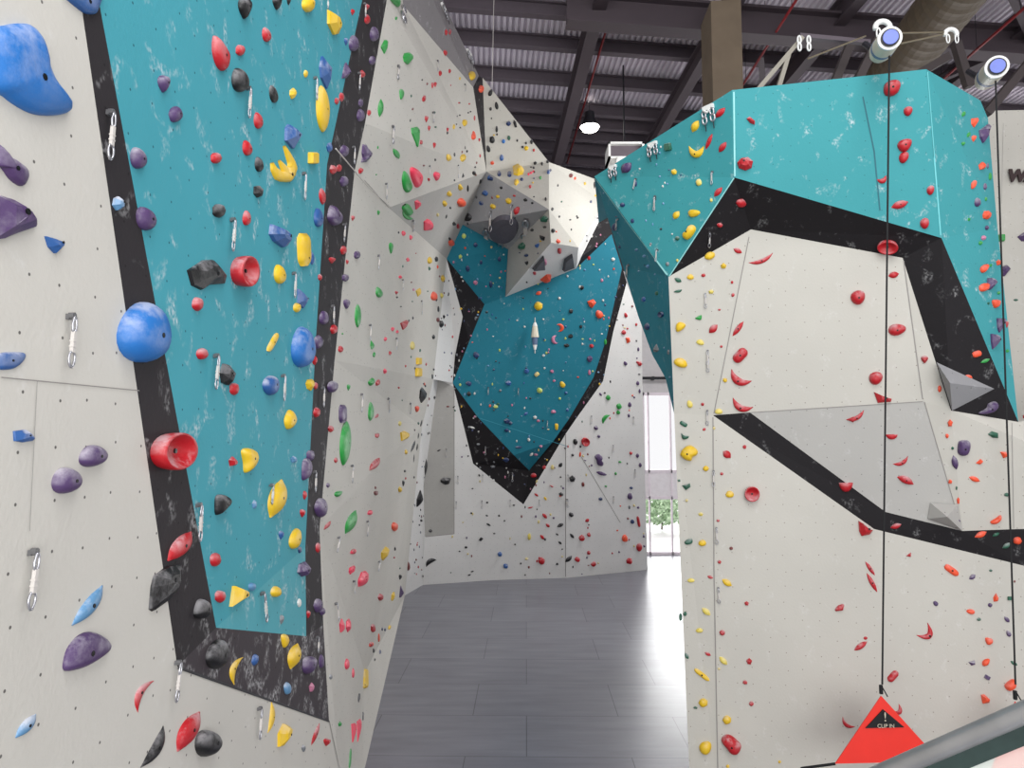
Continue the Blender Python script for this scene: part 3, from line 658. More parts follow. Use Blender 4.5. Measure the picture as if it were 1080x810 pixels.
T(700,380,4.05,"""
C r 290 38 376 88 46 -16; C r 296 160 382 200 40 -14; o y 262 85 20 20; e Y 112 187 24 34 20; e Y 235 218 34 24; o t 215 290 12 14; a r 166 187 15 16; F r 180 290 166 300 12
P y 70,400 82,378 112,362 145,382 146,402 125,415 118,430 92,425 72,408; o y 180 462 26 24; e y 282 572 36 30; a t 98 598 14 15; a Y 158 657 24 18; e y 165 780 34 28
S G 68 262 102 282 18; P G 75,310 85,320 108,325 100,338 80,338; Q G 78,535 112,525 115,540 95,555; a G 65 513 14 11; P G 88,778 100,765 122,760 124,780 100,788
a r 345 370 18 20; F r 254 388 286 416 32; a r 248 485 15 15; b r 378 572 66 66; a r 232 685 15 14; a d 288 802 16 14
Q r 780,253 812,240 812,266; h r 778 542 60 40
""")
T(700,570,3.375,"""
a d 240 28 14 14; a r 198 76 15 15; F r 155 127 176 134 11; a r 295 224 18 18; a r 208 329 20 20; F r 146 398 168 410 12; a r 304 430 20 24; a r 289 505 18 18; o r 312 581 17 18
P r 205,712 215,690 240,690 272,720 276,740 262,764 240,762 222,738; Q r 610,252 635,225 642,232 638,250
e Y 97 142 26 15; F y 208 138 242 162 22; F Y 136 240 166 266 20; e Y 127 320 26 17; F Y 198 414 226 442 20; S y 108 456 164 500 16; o y 140 578 33 32; o y 224 639 31 32; e y 148 739 50 44 70; a y 228 803 14 13; a y 413 788 13 13; a t 197 457 10 9
e G 60 272 12 28; o G 76 261 13 17; F G 76 400 88 422 13; a G 113 595 15 11
""")
T(880,60,4.5,"""
P r 233,148 245,122 275,108 305,112 315,135 300,172 270,188 240,182; e r 350 258 50 42 60; P r 298,425 310,400 340,388 368,392 368,420 345,452 315,452; e r 330 478 60 44 60
C r 200 580 245 562 34 -10; e r 456 633 48 36 70; F r 270 715 350 688 38; e r 428 790 54 38 80
Q o 648,292 685,288 682,315 666,335 650,318; v o 663 388 26 32; a o 702 517 38 42; P o 648,600 665,585 677,590 670,615 650,628; a o 723 750 42 44
Q p 685,350 745,318 722,370 708,410 690,382; e p 728 517 12 28; e p 716 615 18 32; e p 680 690 32 44; F g 622 258 606 284 18; F g 645 357 630 382 16; a g 612 412 20 20; e g 740 567 16 36; o g 720 675 14 20; v g 640 772 16 16
""")
T(880,220,4.05,"""
e r 385 63 48 40 80; b r 228 165 90 64; F r 276 278 230 288 28; e r 100 380 60 66 -50; e r 268 518 50 78 -80; v r 385 645 34 34; e r 177 725 54 62 -60; Q r 168,783 205,800 245,812 242,825 185,830
o o 652 28 40 36; a i 638 125 24 22; a g 625 147 20 20; P o 622,250 645,237 662,240 655,260 635,275 622,268; a o 703 230 26 28; P o 617,330 640,318 665,322 660,345 640,355 620,352; P o 672,395 690,388 712,395 706,418 685,425; S o 586 628 632 614 26; F o 560 712 590 724 16
o p 652 82 18 20; Q p 710,250 735,240 754,258 725,290 708,285; Q p 652,298 672,295 698,318 665,348 650,345; Q p 692,468 735,468 728,490 705,530 696,510; Q p 666,535 700,538 714,565 690,590 675,602 668,570; F p 508 745 568 718 28; Q p 780,120 812,100 830,115 815,140 800,140
o g 575 47 12 14; x g 715 125 30 32; a g 668 243 14 16; a g 702 360 16 16; a G 658 405 12 12; a g 740 608 16 16; F g 625 658 664 642 15; o G 775 390 20 11; v r 738 495 14 30
""")
T(880,390,4.05,"""
C r 50 213 126 172 26 -8; h r 245 287 50 22; C r 250 402 314 368 24 -8; F r 268 458 338 490 32 4; Q r 102,645 120,655 150,685 165,685 150,705 115,710 105,690; F r 240 675 286 660 22; Q r 305,795 328,780 326,800; a d 418 597 22 22
P p 525,320 535,300 575,300 582,325 570,360 545,368 525,355; F p 508 366 522 426 28; P p 500,610 520,625 540,650 525,650 505,640; P p 615,185 650,165 660,145 690,135 702,155 680,180 640,190
Q G 655,275 672,262 700,270 700,292 675,290; o G 505 335 12 14; a G 522 505 9 18; e G 737 533 26 18; F G 675 710 705 697 14; F G 718 762 752 740 20
a o 450 82 16 32; a o 495 227 24 32; a o 482 283 16 22; a o 495 478 18 20; a o 529 558 14 32; Q o 707,350 735,350 738,372 722,378; Q o 603,400 625,380 636,390 622,405; F o 575 458 622 476 22; P o 665,650 690,635 712,620 715,635 695,655 672,660; F o 600 715 650 692 24; o o 783 730 36 34; e r 812 200 14 16
""")
T(880,560,4.05,"""
F r 132 130 173 190 17; F r 138 180 183 262 20; P r 2,340 15,320 40,312 42,325 25,342; F r 84 510 140 472 24; a r 133 458 20 14; C r 398 392 350 445 34 22
S o 468 145 532 190 28; F p 576 206 602 186 20; e p 433 310 20 26 45; a p 665 317 20 18; F p 726 366 748 390 18; e p 745 438 20 30 30; Q p 572,560 600,552 602,570 585,575; x p 653 625 26 18 -30
a G 668 168 16 12; o G 617 377 20 15; x G 752 288 26 17; F G 752 556 782 574 16; Q o 678,285 690,265 702,285 698,300 680,302; e o 582 345 22 38 80; P o 643,455 678,460 678,478 660,487 648,480; P o 630,560 645,545 664,545 655,570 635,578; Q o 625,700 640,697 665,718 662,735 632,738
P o 726,655 760,632 778,640 775,668 745,684 728,672; S r 228 645 272 596 30; C r 243 772 275 738 26 -14; o G 800 735 12 12; o d 770 215 9 12
""")
T(820,700,4.154,"""
C r 286 232 340 276 22 -10
""")
#MITT
def mitt():
    P0 = [(482,620),(500,630),(525,680),(542,715),(540,745),(520,778),(470,777),(430,745),(425,710),(432,690),(450,705),(460,682),(490,695),(476,645)]
    cx, cy = 483.5, 699; vs = []; fs = []
    for pts, wd in ((((484,628),(500,662),(515,695),(520,720),(505,745)), (7,14,19,24,26)), (((433,697),(440,722),(458,748),(480,755)), (7,15,23,22)), (((462,688),(475,708),(488,730),(495,752)), (6,13,19,24)), (((446,742),(470,752),(500,756),(526,738)), (16,25,26,16))):
        k = [((x-cx)/4.05, (cy-y)/4.05) for x, y in pts]
        k2 = []; w2 = []
        for i in range(len(k)-1):
            for j in range(4):
                t = j/4; k2.append((k[i][0]*(1-t)+k[i+1][0]*t, k[i][1]*(1-t)+k[i+1][1]*t)); w2.append((wd[i]*(1-t)+wd[i+1]*t)/4.05*.85)
        k2.append(k[-1]); w2.append(wd[-1]/4.05*.85)
        a, b = spine_shape(k2, w2, .45); n = len(vs); vs += a; fs += [tuple(i+n for i in f) for f in b]
    place('P', 'y', 180+cx/4.05, cy/4.05, vs, fs, 118/4.05, 158/4.05, True); HOLDS[-1]['lab0'] = 'yellow three-fingered mitten-shaped hold on near teal panel'
mitt()

# ------------------------------------------------------------------ put the holds on the wall
def fit_hold(h):
    ht = nearest_hit(h['x'], h['y'])
    if not ht: return False
    t, p0, n, zone, wall = ht
    h['zone'] = zone; h['n'] = n; h['p0'] = p0; D = p0.y; pxm = D/F
    eps = 1.0
    a = plane_hit(h['x']+eps, h['y'], p0, n); b_ = plane_hit(h['x'], h['y']-eps, p0, n)
    U = a-p0; W = b_-p0
    for vec in (U, W):
        if vec.length > 5*pxm: vec *= 5*pxm/vec.length
    su = sv = 1.0; du = dv = 0.0
    vs = h['v']; hk = min(1, .2/(pxm*min(h['tw'], h['th'])+1e-6)*1.0)
    hs = pxm*max(.35, min(1, hk))
    for it in range(5):
        pts = [p0+U*(x*su+du)+W*(y*sv+dv)+n*(z*hs) for x, y, z in vs]
        pr = [proj(p) for p in pts]
        x0 = min(q[0] for q in pr); x1 = max(q[0] for q in pr); y0 = min(q[1] for q in pr); y1 = max(q[1] for q in pr)
        if it == 4: break
        su = max(.3, min(1.6, su*h['tw']/max(.1, x1-x0))); sv = max(.3, min(1.6, sv*h['th']/max(.1, y1-y0)))
        du += h['x']-(x0+x1)/2; dv += -(h['y']-(y0+y1)/2)
    org = p0+U*du+W*dv
    h['org'] = org+n*.001; h['pts'] = pts
    k = max(range(len(vs)), key=lambda i: vs[i][2])
    h['top'] = pts[k]
    return True
HOLDS = [h for h in HOLDS if -30 < h['x'] < 1110 and -20 < h['y'] < 830 and fit_hold(h)]
order = sorted(HOLDS, key=lambda h: -h['area']*(1 if h['zone'] else 1))
IND = order[:300]; REST = order[300:]
def nm_of(h): return {'c': 'crescent_hold', 'C': 'crescent_hold', 'b': 'bowl_hold', 'f': 'rail_hold', 'F': 'rail_hold'}.get(h['code'], 'climbing_hold')
for h in IND:
    o = meshobj(nm_of(h), h['pts'], h['f'], HM[h['col']], None, h['org'], h['smooth']); h['obj'] = o
    if h['size'] > 15:
        b = MB(); n = h['n']; s = Vector((0, 0, 1)).cross(n)
        s = s.normalized() if s.length > .1 else Vector((1, 0, 0)); c = n.cross(s); R_ = min(.011, .07*min(h['tw'], h['th'])*h['p0'].y/F)
        cen = h['top'] if h['code'] != 'b' else sum((Vector(p) for p in h['pts']), Vector())/len(h['pts'])
        ring = [cen+(s*math.cos(k*math.pi/4)+c*math.sin(k*math.pi/4))*R_ for k in range(8)]
        b.add([p-n*.006 for p in ring]+[p+n*.002 for p in ring], [tuple(range(8, 16))]+[(k, (k+1) % 8, (k+1) % 8+8, k+8) for k in range(8)])
        b.build('bolt', MBOLT, o)
# the smallest footholds, and the many specks of the far walls nobody could tell apart
rnd = random.Random(11)
SCAT = [('far teal panel', 110, 'wwjnbiltko'), ('far black stripe', 60, 'weijny'), ('far corner', 55, 'kkkrdne'), ('far white wall', 80, 'kkrodptG'), ('grey overhang', 12, 'kyn'), ('upper white prow', 30, 'kkoyn'),
        ('long white wall', 40, 'kkGdr'), ('tower teal overhang', 16, 'wj'), ('shaded teal flank', 10, 'jn')]
allx = [(x, y) for x in range(330, 720, 1) for y in range(80, 620, 1)]
for zone, cnt, cols in SCAT:
    c = 0; tries = 0
    while c < cnt and tries < 20000:
        tries += 1; x = rnd.uniform(415 if zone == 'long white wall' else 330, 712); y = rnd.uniform(80, 612)
        h0 = hit(x, y)
        if not h0 or h0[3] != zone: continue
        w = rnd.uniform(1.3, 2.6) if zone != 'far corner' else rnd.uniform(.9, 1.8); hh = rnd.uniform(1.4, 3.2)
        vs, fs = shape('a', w, hh, 0, 0, tries)
        h = dict(code='a', col=rnd.choice(cols), x=x, y=y, v=vs, f=fs, tw=w, th=hh, smooth=False, zone=zone, size=3, area=5)
        if fit_hold(h): REST.append(h); c += 1
me = bpy.data.meshes.new('foothold_scatter'); vs = []; fs = []; mi = []; keys = sorted({h['col'] for h in REST})
for h in REST:
    n = len(vs); vs += [tuple(p) for p in h['pts']]; fs += [tuple(i+n for i in f) for f in h['f']]; mi += [keys.index(h['col'])]*len(h['f'])
me.from_pydata(vs, [], fs); me.update()
o = link('foothold_scatter', me, [HM[k] for k in keys]); me.polygons.foreach_set('material_index', mi)
tag(o, 'the tiniest multicoloured footholds dotted over the climbing walls', 'footholds', kind='stuff')
# ------------------------------------------------------------------ hold labels
def szw(h): s = h['size']; return 'big' if s > 30 else 'medium' if s > 16 else 'small' if s > 8 else 'tiny'
for h in IND:
    h['base'] = '%s %s %s hold' % (szw(h), HN[h['col']], SHN[h['code']]); h['wb'] = h['base']+' on '+h['zone']
from collections import Counter, defaultdict
CUSTOM = {}
cnt = Counter(h['wb'] for h in IND); bycnt = Counter(h['base'] for h in IND)
for h in IND: h['lab'] = h['lab0'] if 'lab0' in h else h['wb'] if cnt[h['wb']] == 1 else None
ANCH = [h for h in IND if bycnt[h['base']] == 1 and h['size'] > 8]
ORD = ['topmost', 'second highest', 'third highest', 'fourth highest', 'fifth highest', 'sixth highest', 'seventh highest', 'eighth highest', 'ninth highest', 'tenth highest', 'eleventh highest', 'twelfth highest', 'thirteenth highest', 'fourteenth highest', 'fifteenth highest', 'sixteenth highest']
def rel(h, a):
    dx, dy = h['x']-a['x'], h['y']-a['y']
    if abs(dx) > 2*abs(dy): return 'right of' if dx > 0 else 'left of'
    if abs(dy) > 2*abs(dx): return 'below' if dy > 0 else 'above'
    return ('below right of' if dx > 0 else 'below left of') if dy > 0 else ('above right of' if dx > 0 else 'above left of')
used = {h['lab'] for h in IND if h['lab']}
groups = defaultdict(list)
for h in IND:
    if not h['lab']: groups[h['wb']].append(h)
ALLA = sorted([h for h in IND if h['lab'] and h['size'] > 8], key=lambda h: -h['size'])
for k, g in groups.items():
    g.sort(key=lambda h: h['y'])
    if len(g) <= 3:
        for i, h in enumerate(g):
            w = ('upper', 'lower') if len(g) == 2 else ('topmost', 'middle', 'lowest')
            h['lab'] = '%s %s' % (w[i], h['wb'])
        continue
    for i, h in enumerate(g):
        cand = sorted(ANCH, key=lambda a: (a['x']-h['x'])**2+(a['y']-h['y'])**2)[:6]
        lab = None
        for a in cand:
            if a is h: continue
            l = h['wb']+', '+rel(h, a)+' the '+a['base']
            d = math.hypot(a['x']-h['x'], a['y']-h['y'])
            closest = all(q is h or rel(q, a) != rel(h, a) or math.hypot(a['x']-q['x'], a['y']-q['y']) > d for q in g)
            if len(l.split()) > 16: l = l[:-5]
            if len(l.split()) <= 16 and l not in used and closest and d < 160: lab = l; break
        if not lab: lab = (ORD[i] if i < len(ORD)-1 and i < len(g)-1 else 'lowest' if i == len(g)-1 else 'lower')+' '+h['wb']
        used.add(lab); h['lab'] = lab
dupc = Counter(h['lab'] for h in IND)
for h in IND:
    if dupc[h['lab']] > 1: print('DUP', h['lab'])
for h in IND: tag(h['obj'], h['lab'], 'climbing hold', 'climbing holds on the '+h['zone'])
# ------------------------------------------------------------------ quickdraws
def loop_pts(c, ax, ay, a, b_, n=16, pinch=0):
    return [c+ax*(a*math.cos(2*math.pi*i/n)*(1+pinch*math.sin(2*math.pi*i/n)))+ay*(b_*math.sin(2*math.pi*i/n)) for i in range(n)]
QDN = []
def quickdraw(x0, y0, x1, y1, dark=0, wide=1.0):
    h0 = nearest_hit(x0, y0)
    if not h0: return
    n = h0[2]; A = h0[1]; Bq = plane_hit(x1, y1, A, n)
    sz = math.hypot(x1-x0, y1-y0)*A.y/F; off = .03
    # hangs by its own weight: keep the bottom on the wall line
    d = Bq-A; Lq = d.length; dn = d.normalized(); s = dn.cross(n).normalized()
    t = empty('quickdraw', A); R_ = max(.0045, .022*Lq)
    nn = 14 if sz*F/A.y > 22 else 8; tn = 6 if nn == 14 else 4
    o_ = n*off
    b = MB(); b.box(A+n*.008+dn*Lq*.02, s*Lq*.045, dn*Lq*.05, n*.006); b.tube([A+n*.01, A+n*.028], .012, 8); b.build('hanger', MSd, t)
    b = MB(); b.tube(loop_pts(A+dn*Lq*.17+o_, s, dn, Lq*.055, Lq*.15, nn, .15), R_, tn, True); b.build('upper_carabiner', MS, t, smooth=True)
    b = MB(); b.box(A+dn*Lq*.50+o_, s*Lq*.04, dn*Lq*.20, n*.006)
    b.box(A+dn*Lq*.48+o_*1.0, s*Lq*.047, dn*Lq*.012, n*.008); b.box(A+dn*Lq*.58+o_*1.0, s*Lq*.047, dn*Lq*.012, n*.008)
    b.build('sling', MDARK if dark else MSL, t)
    b = MB(); b.tube(loop_pts(A+dn*Lq*.83+o_, s, dn, Lq*.085, Lq*.15, nn, -.2), R_, tn, True); b.build('lower_carabiner', MS, t, smooth=True)
    QDN.append((t, x0, (y0+y1)/2, h0[3]))
def Q(ox, oy, s, items):
    for it in items.split(';'):
        q = [float(k) for k in it.split()]
        quickdraw(ox+q[0]/s, oy+q[1]/s, ox+q[2]/s, oy+q[3]/s)
Q(0, 0, 4.05, '455 478 436 685'); Q(0, 180, 4.05, '285 620 265 845'); Q(0, 360, 3.375, '697 582 690 715'); Q(0, 570, 3.375, '102 40 74 252;622 434 604 578')
Q(180, 0, 4.05, '322 375 313 505;610 332 608 428;562 740 556 855;798 312 794 385;775 628 772 702;822 15 820 75;657 -8 657 40')
Q(180, 180, 4.05, '254 208 242 345;733 230 727 305;518 438 512 545;684 578 682 655')
Q(180, 360, 3.375, '152 50 140 172;393 122 388 212;350 512 344 582;505 465 502 538;535 165 532 235')
Q(180, 570, 3.375, '318 188 326 292;308 598 300 710;583 225 588 290;648 145 646 190;738 75 732 110;515 345 512 400')
Q(370, 0, 6.23, '340 52 334 134;306 432 296 524;566 398 560 468;745 555 744 602;536 738 531 806')
Q(370, 120, 6.23, '270 82 262 202;226 458 220 562;512 342 506 402;702 338 696 422;405 700 400 770')
Q(330, 240, 6.23, '424 184 416 278;584 343 580 410;368 640 359 745;543 728 536 805;710 482 706 572')
Q(330, 360, 6.23, '312 348 303 468;491 375 487 470;636 408 631 476')
Q(330, 480, 6.23, '248 70 240 185;352 435 342 535;160 540 138 640;430 700 420 760')
Q(620, 70, 4.765, '342 655 340 725;630 530 630 595;245 568 236 620')
Q(620, 200, 4.05, '291 40 289 95;518 182 515 245;502 445 503 508;513 688 513 752;300 258 296 310;130 125 128 170;176 320 172 372')
Q(700, 380, 4.05, '190 -10 190 52;187 215 187 278;214 473 214 540;225 716 227 786')
Q(700, 570, 3.375, '194 168 197 224')
Q(450, 200, 4.5, '282 185 281 275;407 75 406 172;305 105 305 205;471 138 470 240;352 245 352 325')
Q(420, 360, 5.06, '480 245 478 285;640 250 638 285;465 560 464 605;608 700 606 750;795 425 793 460;256 575 254 618')
Q(420, 480, 5.06, '318 112 316 155;309 248 307 288;450 105 448 142;446 243 445 285;597 240 596 275;752 238 751 272;905 105 903 140;903 235 902 280')
Q(560, 420, 4.05, '258 75 257 110;437 80 436 112;350 200 349 232;444 305 443 340;352 420 351 450;150 430 149 460')
qz = defaultdict(list)
for q in QDN: qz[q[3]].append(q)
for z, g in qz.items():
    g.sort(key=lambda q: q[2])
    for i, (t, x, y, zz) in enumerate(g):
        lab = None
        if len(g) == 1: lab = 'silver quickdraw hanging on the '+z
        else:
            for a in sorted(ANCH, key=lambda a: (a['x']-x)**2+(a['y']-y)**2)[:8]:
                me_ = dict(x=x, y=y); r_ = rel(me_, a); d = math.hypot(a['x']-x, a['y']-y)
                l = 'steel quickdraw on %s, %s the %s' % (z, r_, a['base'])
                ok = all(q[0] is t or rel(dict(x=q[1], y=q[2]), a) != r_ or math.hypot(q[1]-a['x'], q[2]-a['y']) > d for q in g)
                if ok and l not in used and len(l.split()) <= 16: lab = l; break
            if not lab: lab = '%s steel quickdraw hanging on the %s' % (ORD[i] if i < len(ORD) else 'low', z)
        used.add(lab); tag(t, lab, 'quickdraw', 'quickdraws hanging on the '+z)
# white top anchors with two hooks on the tower overhang
def top_anchor(x0, y0, x1, y1, label, gap=.10):
    h0 = nearest_hit(x0, y0); n = h0[2]; A = h0[1]; sz = (y1-y0)*A.y/F
    dn = Vector((0, 0, -1)); dn = (dn-n*dn.dot(n)).normalized(); s = dn.cross(n).normalized()
    t = empty('top_anchor', A); o_ = n*.04
    b = MB(); b.box(A+n*.02, s*gap*.75, dn*sz*.10, n*.02); b.tube([A+dn*sz*.1-s*gap*.5+o_, A+dn*sz*.22+o_*1.3, A+dn*sz*.1+s*gap*.5+o_], .012, 6); b.build('plate', MWHITE, t)
    for k in (-1, 1):
        c = A+s*k*gap*.6+o_
        b = MB(); b.tube(loop_pts(c+dn*sz*.25, s, dn, gap*.28, sz*.15, 12), .011, 5, True)
        b.tube(loop_pts(c+dn*sz*.52, s, dn, gap*.32, sz*.16, 12), .012, 5, True); b.build('hook', MS, t, smooth=True)
        b = MB(); b.tube([c+dn*sz*.66, c+dn*sz*1.0], .006, 5); b.build('cord', MDARK, t)
    tag(t, label, 'anchor', 'top anchors of the climbing walls')
top_anchor(620+610/4.765, 70+208/4.765, 748, 138, 'white double-hook top anchor highest on the tower teal overhang', .085)
top_anchor(620+330/4.765, 70+390/4.765, 688, 170, 'white double-hook top anchor midway along the tower overhang edge', .08)
top_anchor(620+130/4.765, 70+505/4.765, 647, 192, 'white double-hook top anchor near the far tip of the overhang', .07)
top_anchor(466.5, 8, 466, 26, 'steel top anchor on the shaded grey cap panel', .14)
top_anchor(494, 56, 494, 72, 'white top anchor beside the yellow hold at the cap edge', .16)
# hanging anchor set on the far teal wall
h0 = nearest_hit(564, 336); A = h0[1]; n = h0[2]; k = A.y/F
t = empty('rope_anchor_set', A); o_ = Vector((0, -.12, 0)); Z = Vector((0, 0, -1)); X = Vector((1, 0, 0)); Y = Vector((0, 1, 0))
b = MB(); b.tube([A+o_, A+o_+Z*6*k], .012, 6); b.build('cord', MSL, t)
for z0, w0, w1, z1, m, nm_ in ((5, 1.2, 2.8, 9, MWHITE, 'upper_block'), (9, 2.6, 4.2, 21, MSHELL, 'shroud'), (21, 3.2, 2.6, 29, simple('slate_blue_cover', (84, 104, 136), .5), 'spool'), (29, 2.4, 1.2, 34, MWHITE, 'lower_block')):
    b = MB(); n8 = 10
    r1 = [A+o_+Z*z0*k+X*(w0*k*math.cos(i*2*math.pi/n8))+Y*(.6*w0*k*math.sin(i*2*math.pi/n8)) for i in range(n8)]; r2 = [A+o_+Z*z1*k+X*(w1*k*math.cos(i*2*math.pi/n8))+Y*(.6*w1*k*math.sin(i*2*math.pi/n8)) for i in range(n8)]
    b.add(r1+r2, [(i, (i+1) % n8, (i+1) % n8+n8, i+n8) for i in range(n8)]+[tuple(range(n8))[::-1], tuple(range(n8, 2*n8))]); b.build(nm_, m, t)
b = MB(); b.tube([A+o_+Z*34*k, A+o_+Z*38*k], .012, 6); b.build('tail_cord', MSL, t)
tag(t, 'white and slate rope anchor set hanging below the yellow hold on far teal panel', 'rope anchor')
# slack rope across the right black stripe
A = nearest_hit(180+680/4.05, 635/4.05)[1]; B_ = nearest_hit(410, 219)[1]
b = MB(); nrm = Vector((1, 0, 0)); b.tube([A+nrm*.05, A.lerp(B_, .5)+nrm*.03-Vector((0, 0, .03)), B_+nrm*.03], .006, 6)
tag(b.build('rope', MSL, None, A), 'thin pale rope slanting from right black stripe to the slope corner', 'rope')
# ------------------------------------------------------------------ volumes
def volume(pts, apex, mat, label, name='wall_volume'):
    base = []; h0 = nearest_hit(sum(p[0] for p in pts)/len(pts), sum(p[1] for p in pts)/len(pts)); n = h0[2]
    for p in pts: base.append(plane_hit(p[0], p[1], h0[1], n)+n*.01)
    ap = plane_hit(apex[0], apex[1], h0[1], n)+n*apex[2]
    ap = CAM+(plane_hit(apex[0], apex[1], h0[1], n)-CAM)*((h0[1]-CAM).length-apex[2])/(h0[1]-CAM).length
    m = len(base); vs = base+[ap]; fs = [(i, (i+1) % m, m) for i in range(m)]
    me = bpy.data.meshes.new(name); org = sum(base, Vector())/m
    me.from_pydata([tuple(q-org) for q in vs], [], fs); uv = me.uv_layers.new(name='UVMap')
    for lp in me.loops: q = vs[lp.vertex_index]; uv.data[lp.index].uv = (q.x, q.z)
    o = link(name, me, [mat]); o.location = org; tag(o, label, 'wall volume'); return o
volume([(987, 382), (1048, 410), (1003.5, 433)], (1002, 404, .3), M['greyd'], 'big grey pyramid volume on the tower black band')
volume([(981, 530), (1010, 532), (1015, 560), (978, 547)], (999, 545, .25), M['grey'], 'small grey pyramid volume at bottom corner of the grey recess')
# dark disc on the overhang
h0 = nearest_hit(531, 240); n = h0[2]; pts = []
for ring, (s, hh) in enumerate(((1, 0), (.94, .10), (.5, .12))):
    for i in range(28):
        a = 2*math.pi*i/28; x = 15.5*math.cos(a)*s; y = 13.5*math.sin(a)*s; c, q = math.cos(.35), math.sin(.35)
        pts.append(plane_hit(531.5+x*c-y*q, 240-(x*q+y*c), h0[1], n)+n*hh)
fs = [(r*28+i, r*28+(i+1) % 28, (r+1)*28+(i+1) % 28, (r+1)*28+i) for r in range(2) for i in range(28)]+[tuple(56+i for i in range(28))]
o = meshobj('disc_volume', pts, fs, simple('charcoal_textured_volume', (88, 86, 96), .8, 0, .25, 30, .2), None, h0[1])
tag(o, 'dark round disc volume on the ceiling of the grey overhang', 'wall volume')
for pp, lab in (([(595, 273), (603, 266.5), (605, 280), (593, 284.5)], 'small dark square volume on pale overhang underside'), ([(561, 283), (573, 269), (574, 282)], 'dark triangular volume on pale overhang underside')):
    h0 = nearest_hit(sum(p[0] for p in pp)/len(pp), sum(p[1] for p in pp)/len(pp)); n = h0[2]; m = len(pp)
    ba = [plane_hit(x, y, h0[1], n)+n*.005 for x, y in pp]; cn = sum(ba, Vector())/m
    vs = ba+[q.lerp(cn, .12)+n*.08 for q in ba]
    tag(meshobj('wall_volume', vs, [(i, (i+1) % m, (i+1) % m+m, i+m) for i in range(m)]+[tuple(range(m, 2*m))], simple('charcoal_volume', (84, 84, 90), .8, 0, .2, 20), None, cn), lab, 'wall volume')
# ------------------------------------------------------------------ floor
fm, N, L, bs = newmat('grey_foam_mats')
tc = N.new('ShaderNodeTexCoord'); mp = N.new('ShaderNodeMapping'); mp.inputs['Rotation'].default_value = (0, 0, .02); L.new(tc.outputs['Object'], mp.inputs['Vector'])
br = N.new('ShaderNodeTexBrick'); br.inputs['Scale'].default_value = 1; br.inputs['Brick Width'].default_value = 2.0; br.inputs['Row Height'].default_value = 1.25; br.inputs['Mortar Size'].default_value = .006; br.offset = .37
br.inputs['Color1'].default_value = lin((130, 130, 139)); br.inputs['Color2'].default_value = lin((122, 122, 131)); br.inputs['Mortar'].default_value = lin((84, 83, 92)); L.new(mp.outputs[0], br.inputs['Vector'])
n1 = N.new('ShaderNodeTexNoise'); n1.inputs['Scale'].default_value = 3; n1.inputs['Detail'].default_value = 8; mp2 = N.new('ShaderNodeMapping'); mp2.inputs['Scale'].default_value = (.35, 2, 1); L.new(tc.outputs['Object'], mp2.inputs['Vector']); L.new(mp2.outputs[0], n1.inputs['Vector'])
mx = N.new('ShaderNodeMix'); mx.data_type = 'RGBA'; mx.blend_type = 'MULTIPLY'; mx.inputs[0].default_value = 1
rr = N.new('ShaderNodeMapRange'); rr.inputs[1].default_value = .3; rr.inputs[2].default_value = .7; rr.inputs[3].default_value = .84; rr.inputs[4].default_value = 1.1; L.new(n1.outputs['Fac'], rr.inputs[0])
L.new(br.outputs['Color'], mx.inputs[6]); L.new(rr.outputs[0], mx.inputs[7]); L.new(mx.outputs[2], bs.inputs['Base Color'])
bs.inputs['Roughness'].default_value = .33; bs.inputs['Specular IOR Level'].default_value = .5
bp = N.new('ShaderNodeBump'); bp.inputs['Strength'].default_value = .12; bp.inputs['Distance'].default_value = .01; L.new(n1.outputs['Fac'], bp.inputs['Height']); L.new(bp.outputs[0], bs.inputs['Normal'])
b = MB(); b.add([(-9, -5, 0), (16, -5, 0), (16, 24, 0), (-9, 24, 0)], [(0, 1, 2, 3)]); tag(b.build('floor', fm), kind='structure')
# ------------------------------------------------------------------ hall rear wall with the tall window
YW = 23.5
def wx(px): return (px-540)/F*YW
wr = empty('wall_rear', Vector((0, YW, 0))); tag(wr, kind='structure')
x0, x1 = P(678, 500, YW).x, P(745, 500, YW).x; ztop = P(680, 414, YW).z; zs1 = P(690, 498, YW).z; zs0 = P(690, 524, YW).z; z0 = P(690, 592, YW).z
z0 = max(.02, z0)
wallm = simple('pale_plaster', (214, 210, 210), .7); upm = simple('dark_roof_cladding', (62, 56, 62), .8)
b = MB(); b.abox(-9, x0-.02, YW, YW+.3, 0, 9.5); b.abox(15.0, 16, YW, YW+.3, 0, 9.5); b.abox(x1+.02, 15, YW, YW+.3, ztop+.02, 9.5); b.abox(x0-.02, x1+.02, YW, YW+.3, ztop, 9.5); b.build('plaster', wallm, wr)
b = MB(); b.abox(-9, 16, YW, YW+.3, 9.5, 15); b.build('upper_cladding', upm, wr)
b = MB(); b.abox(x0-.02, x1+.02, YW-.02, YW+.2, zs0, zs1); b.build('spandrel', MWASH, wr)
wn = empty('window_1', Vector(((x0+x1)/2, YW, 0))); tag(wn, kind='structure')
b = MB(); fw = .045
for xx in (x0+.05, P(684.5, 500, YW).x, P(708, 500, YW).x, P(738, 500, YW).x): b.abox(xx-fw/2, xx+fw/2, YW-.05, YW+.08, 0, ztop)
for zz in (ztop-.05, zs1+.03, zs0-.03, z0+.03): b.abox(x0, x1, YW-.05, YW+.08, zz-.05, zz+.05)
b.build('window_frame', MFRAME, wn)
w2 = empty('added_window', Vector((10, YW, 0))); tag(w2, kind='structure'); b = MB()  # unseen glazing behind the tower, added to let light onto the floor
for i in range(7): xx = x1+.1+(15-x1)*i/6; b.abox(xx-.05, xx+.05, YW-.05, YW+.08, 0, ztop)
for zz in (ztop, zs1, zs0, .1): b.abox(x1, 15, YW-.05, YW+.08, zz-.05, zz+.05)
b.build('window_frame', MFRAME, w2)
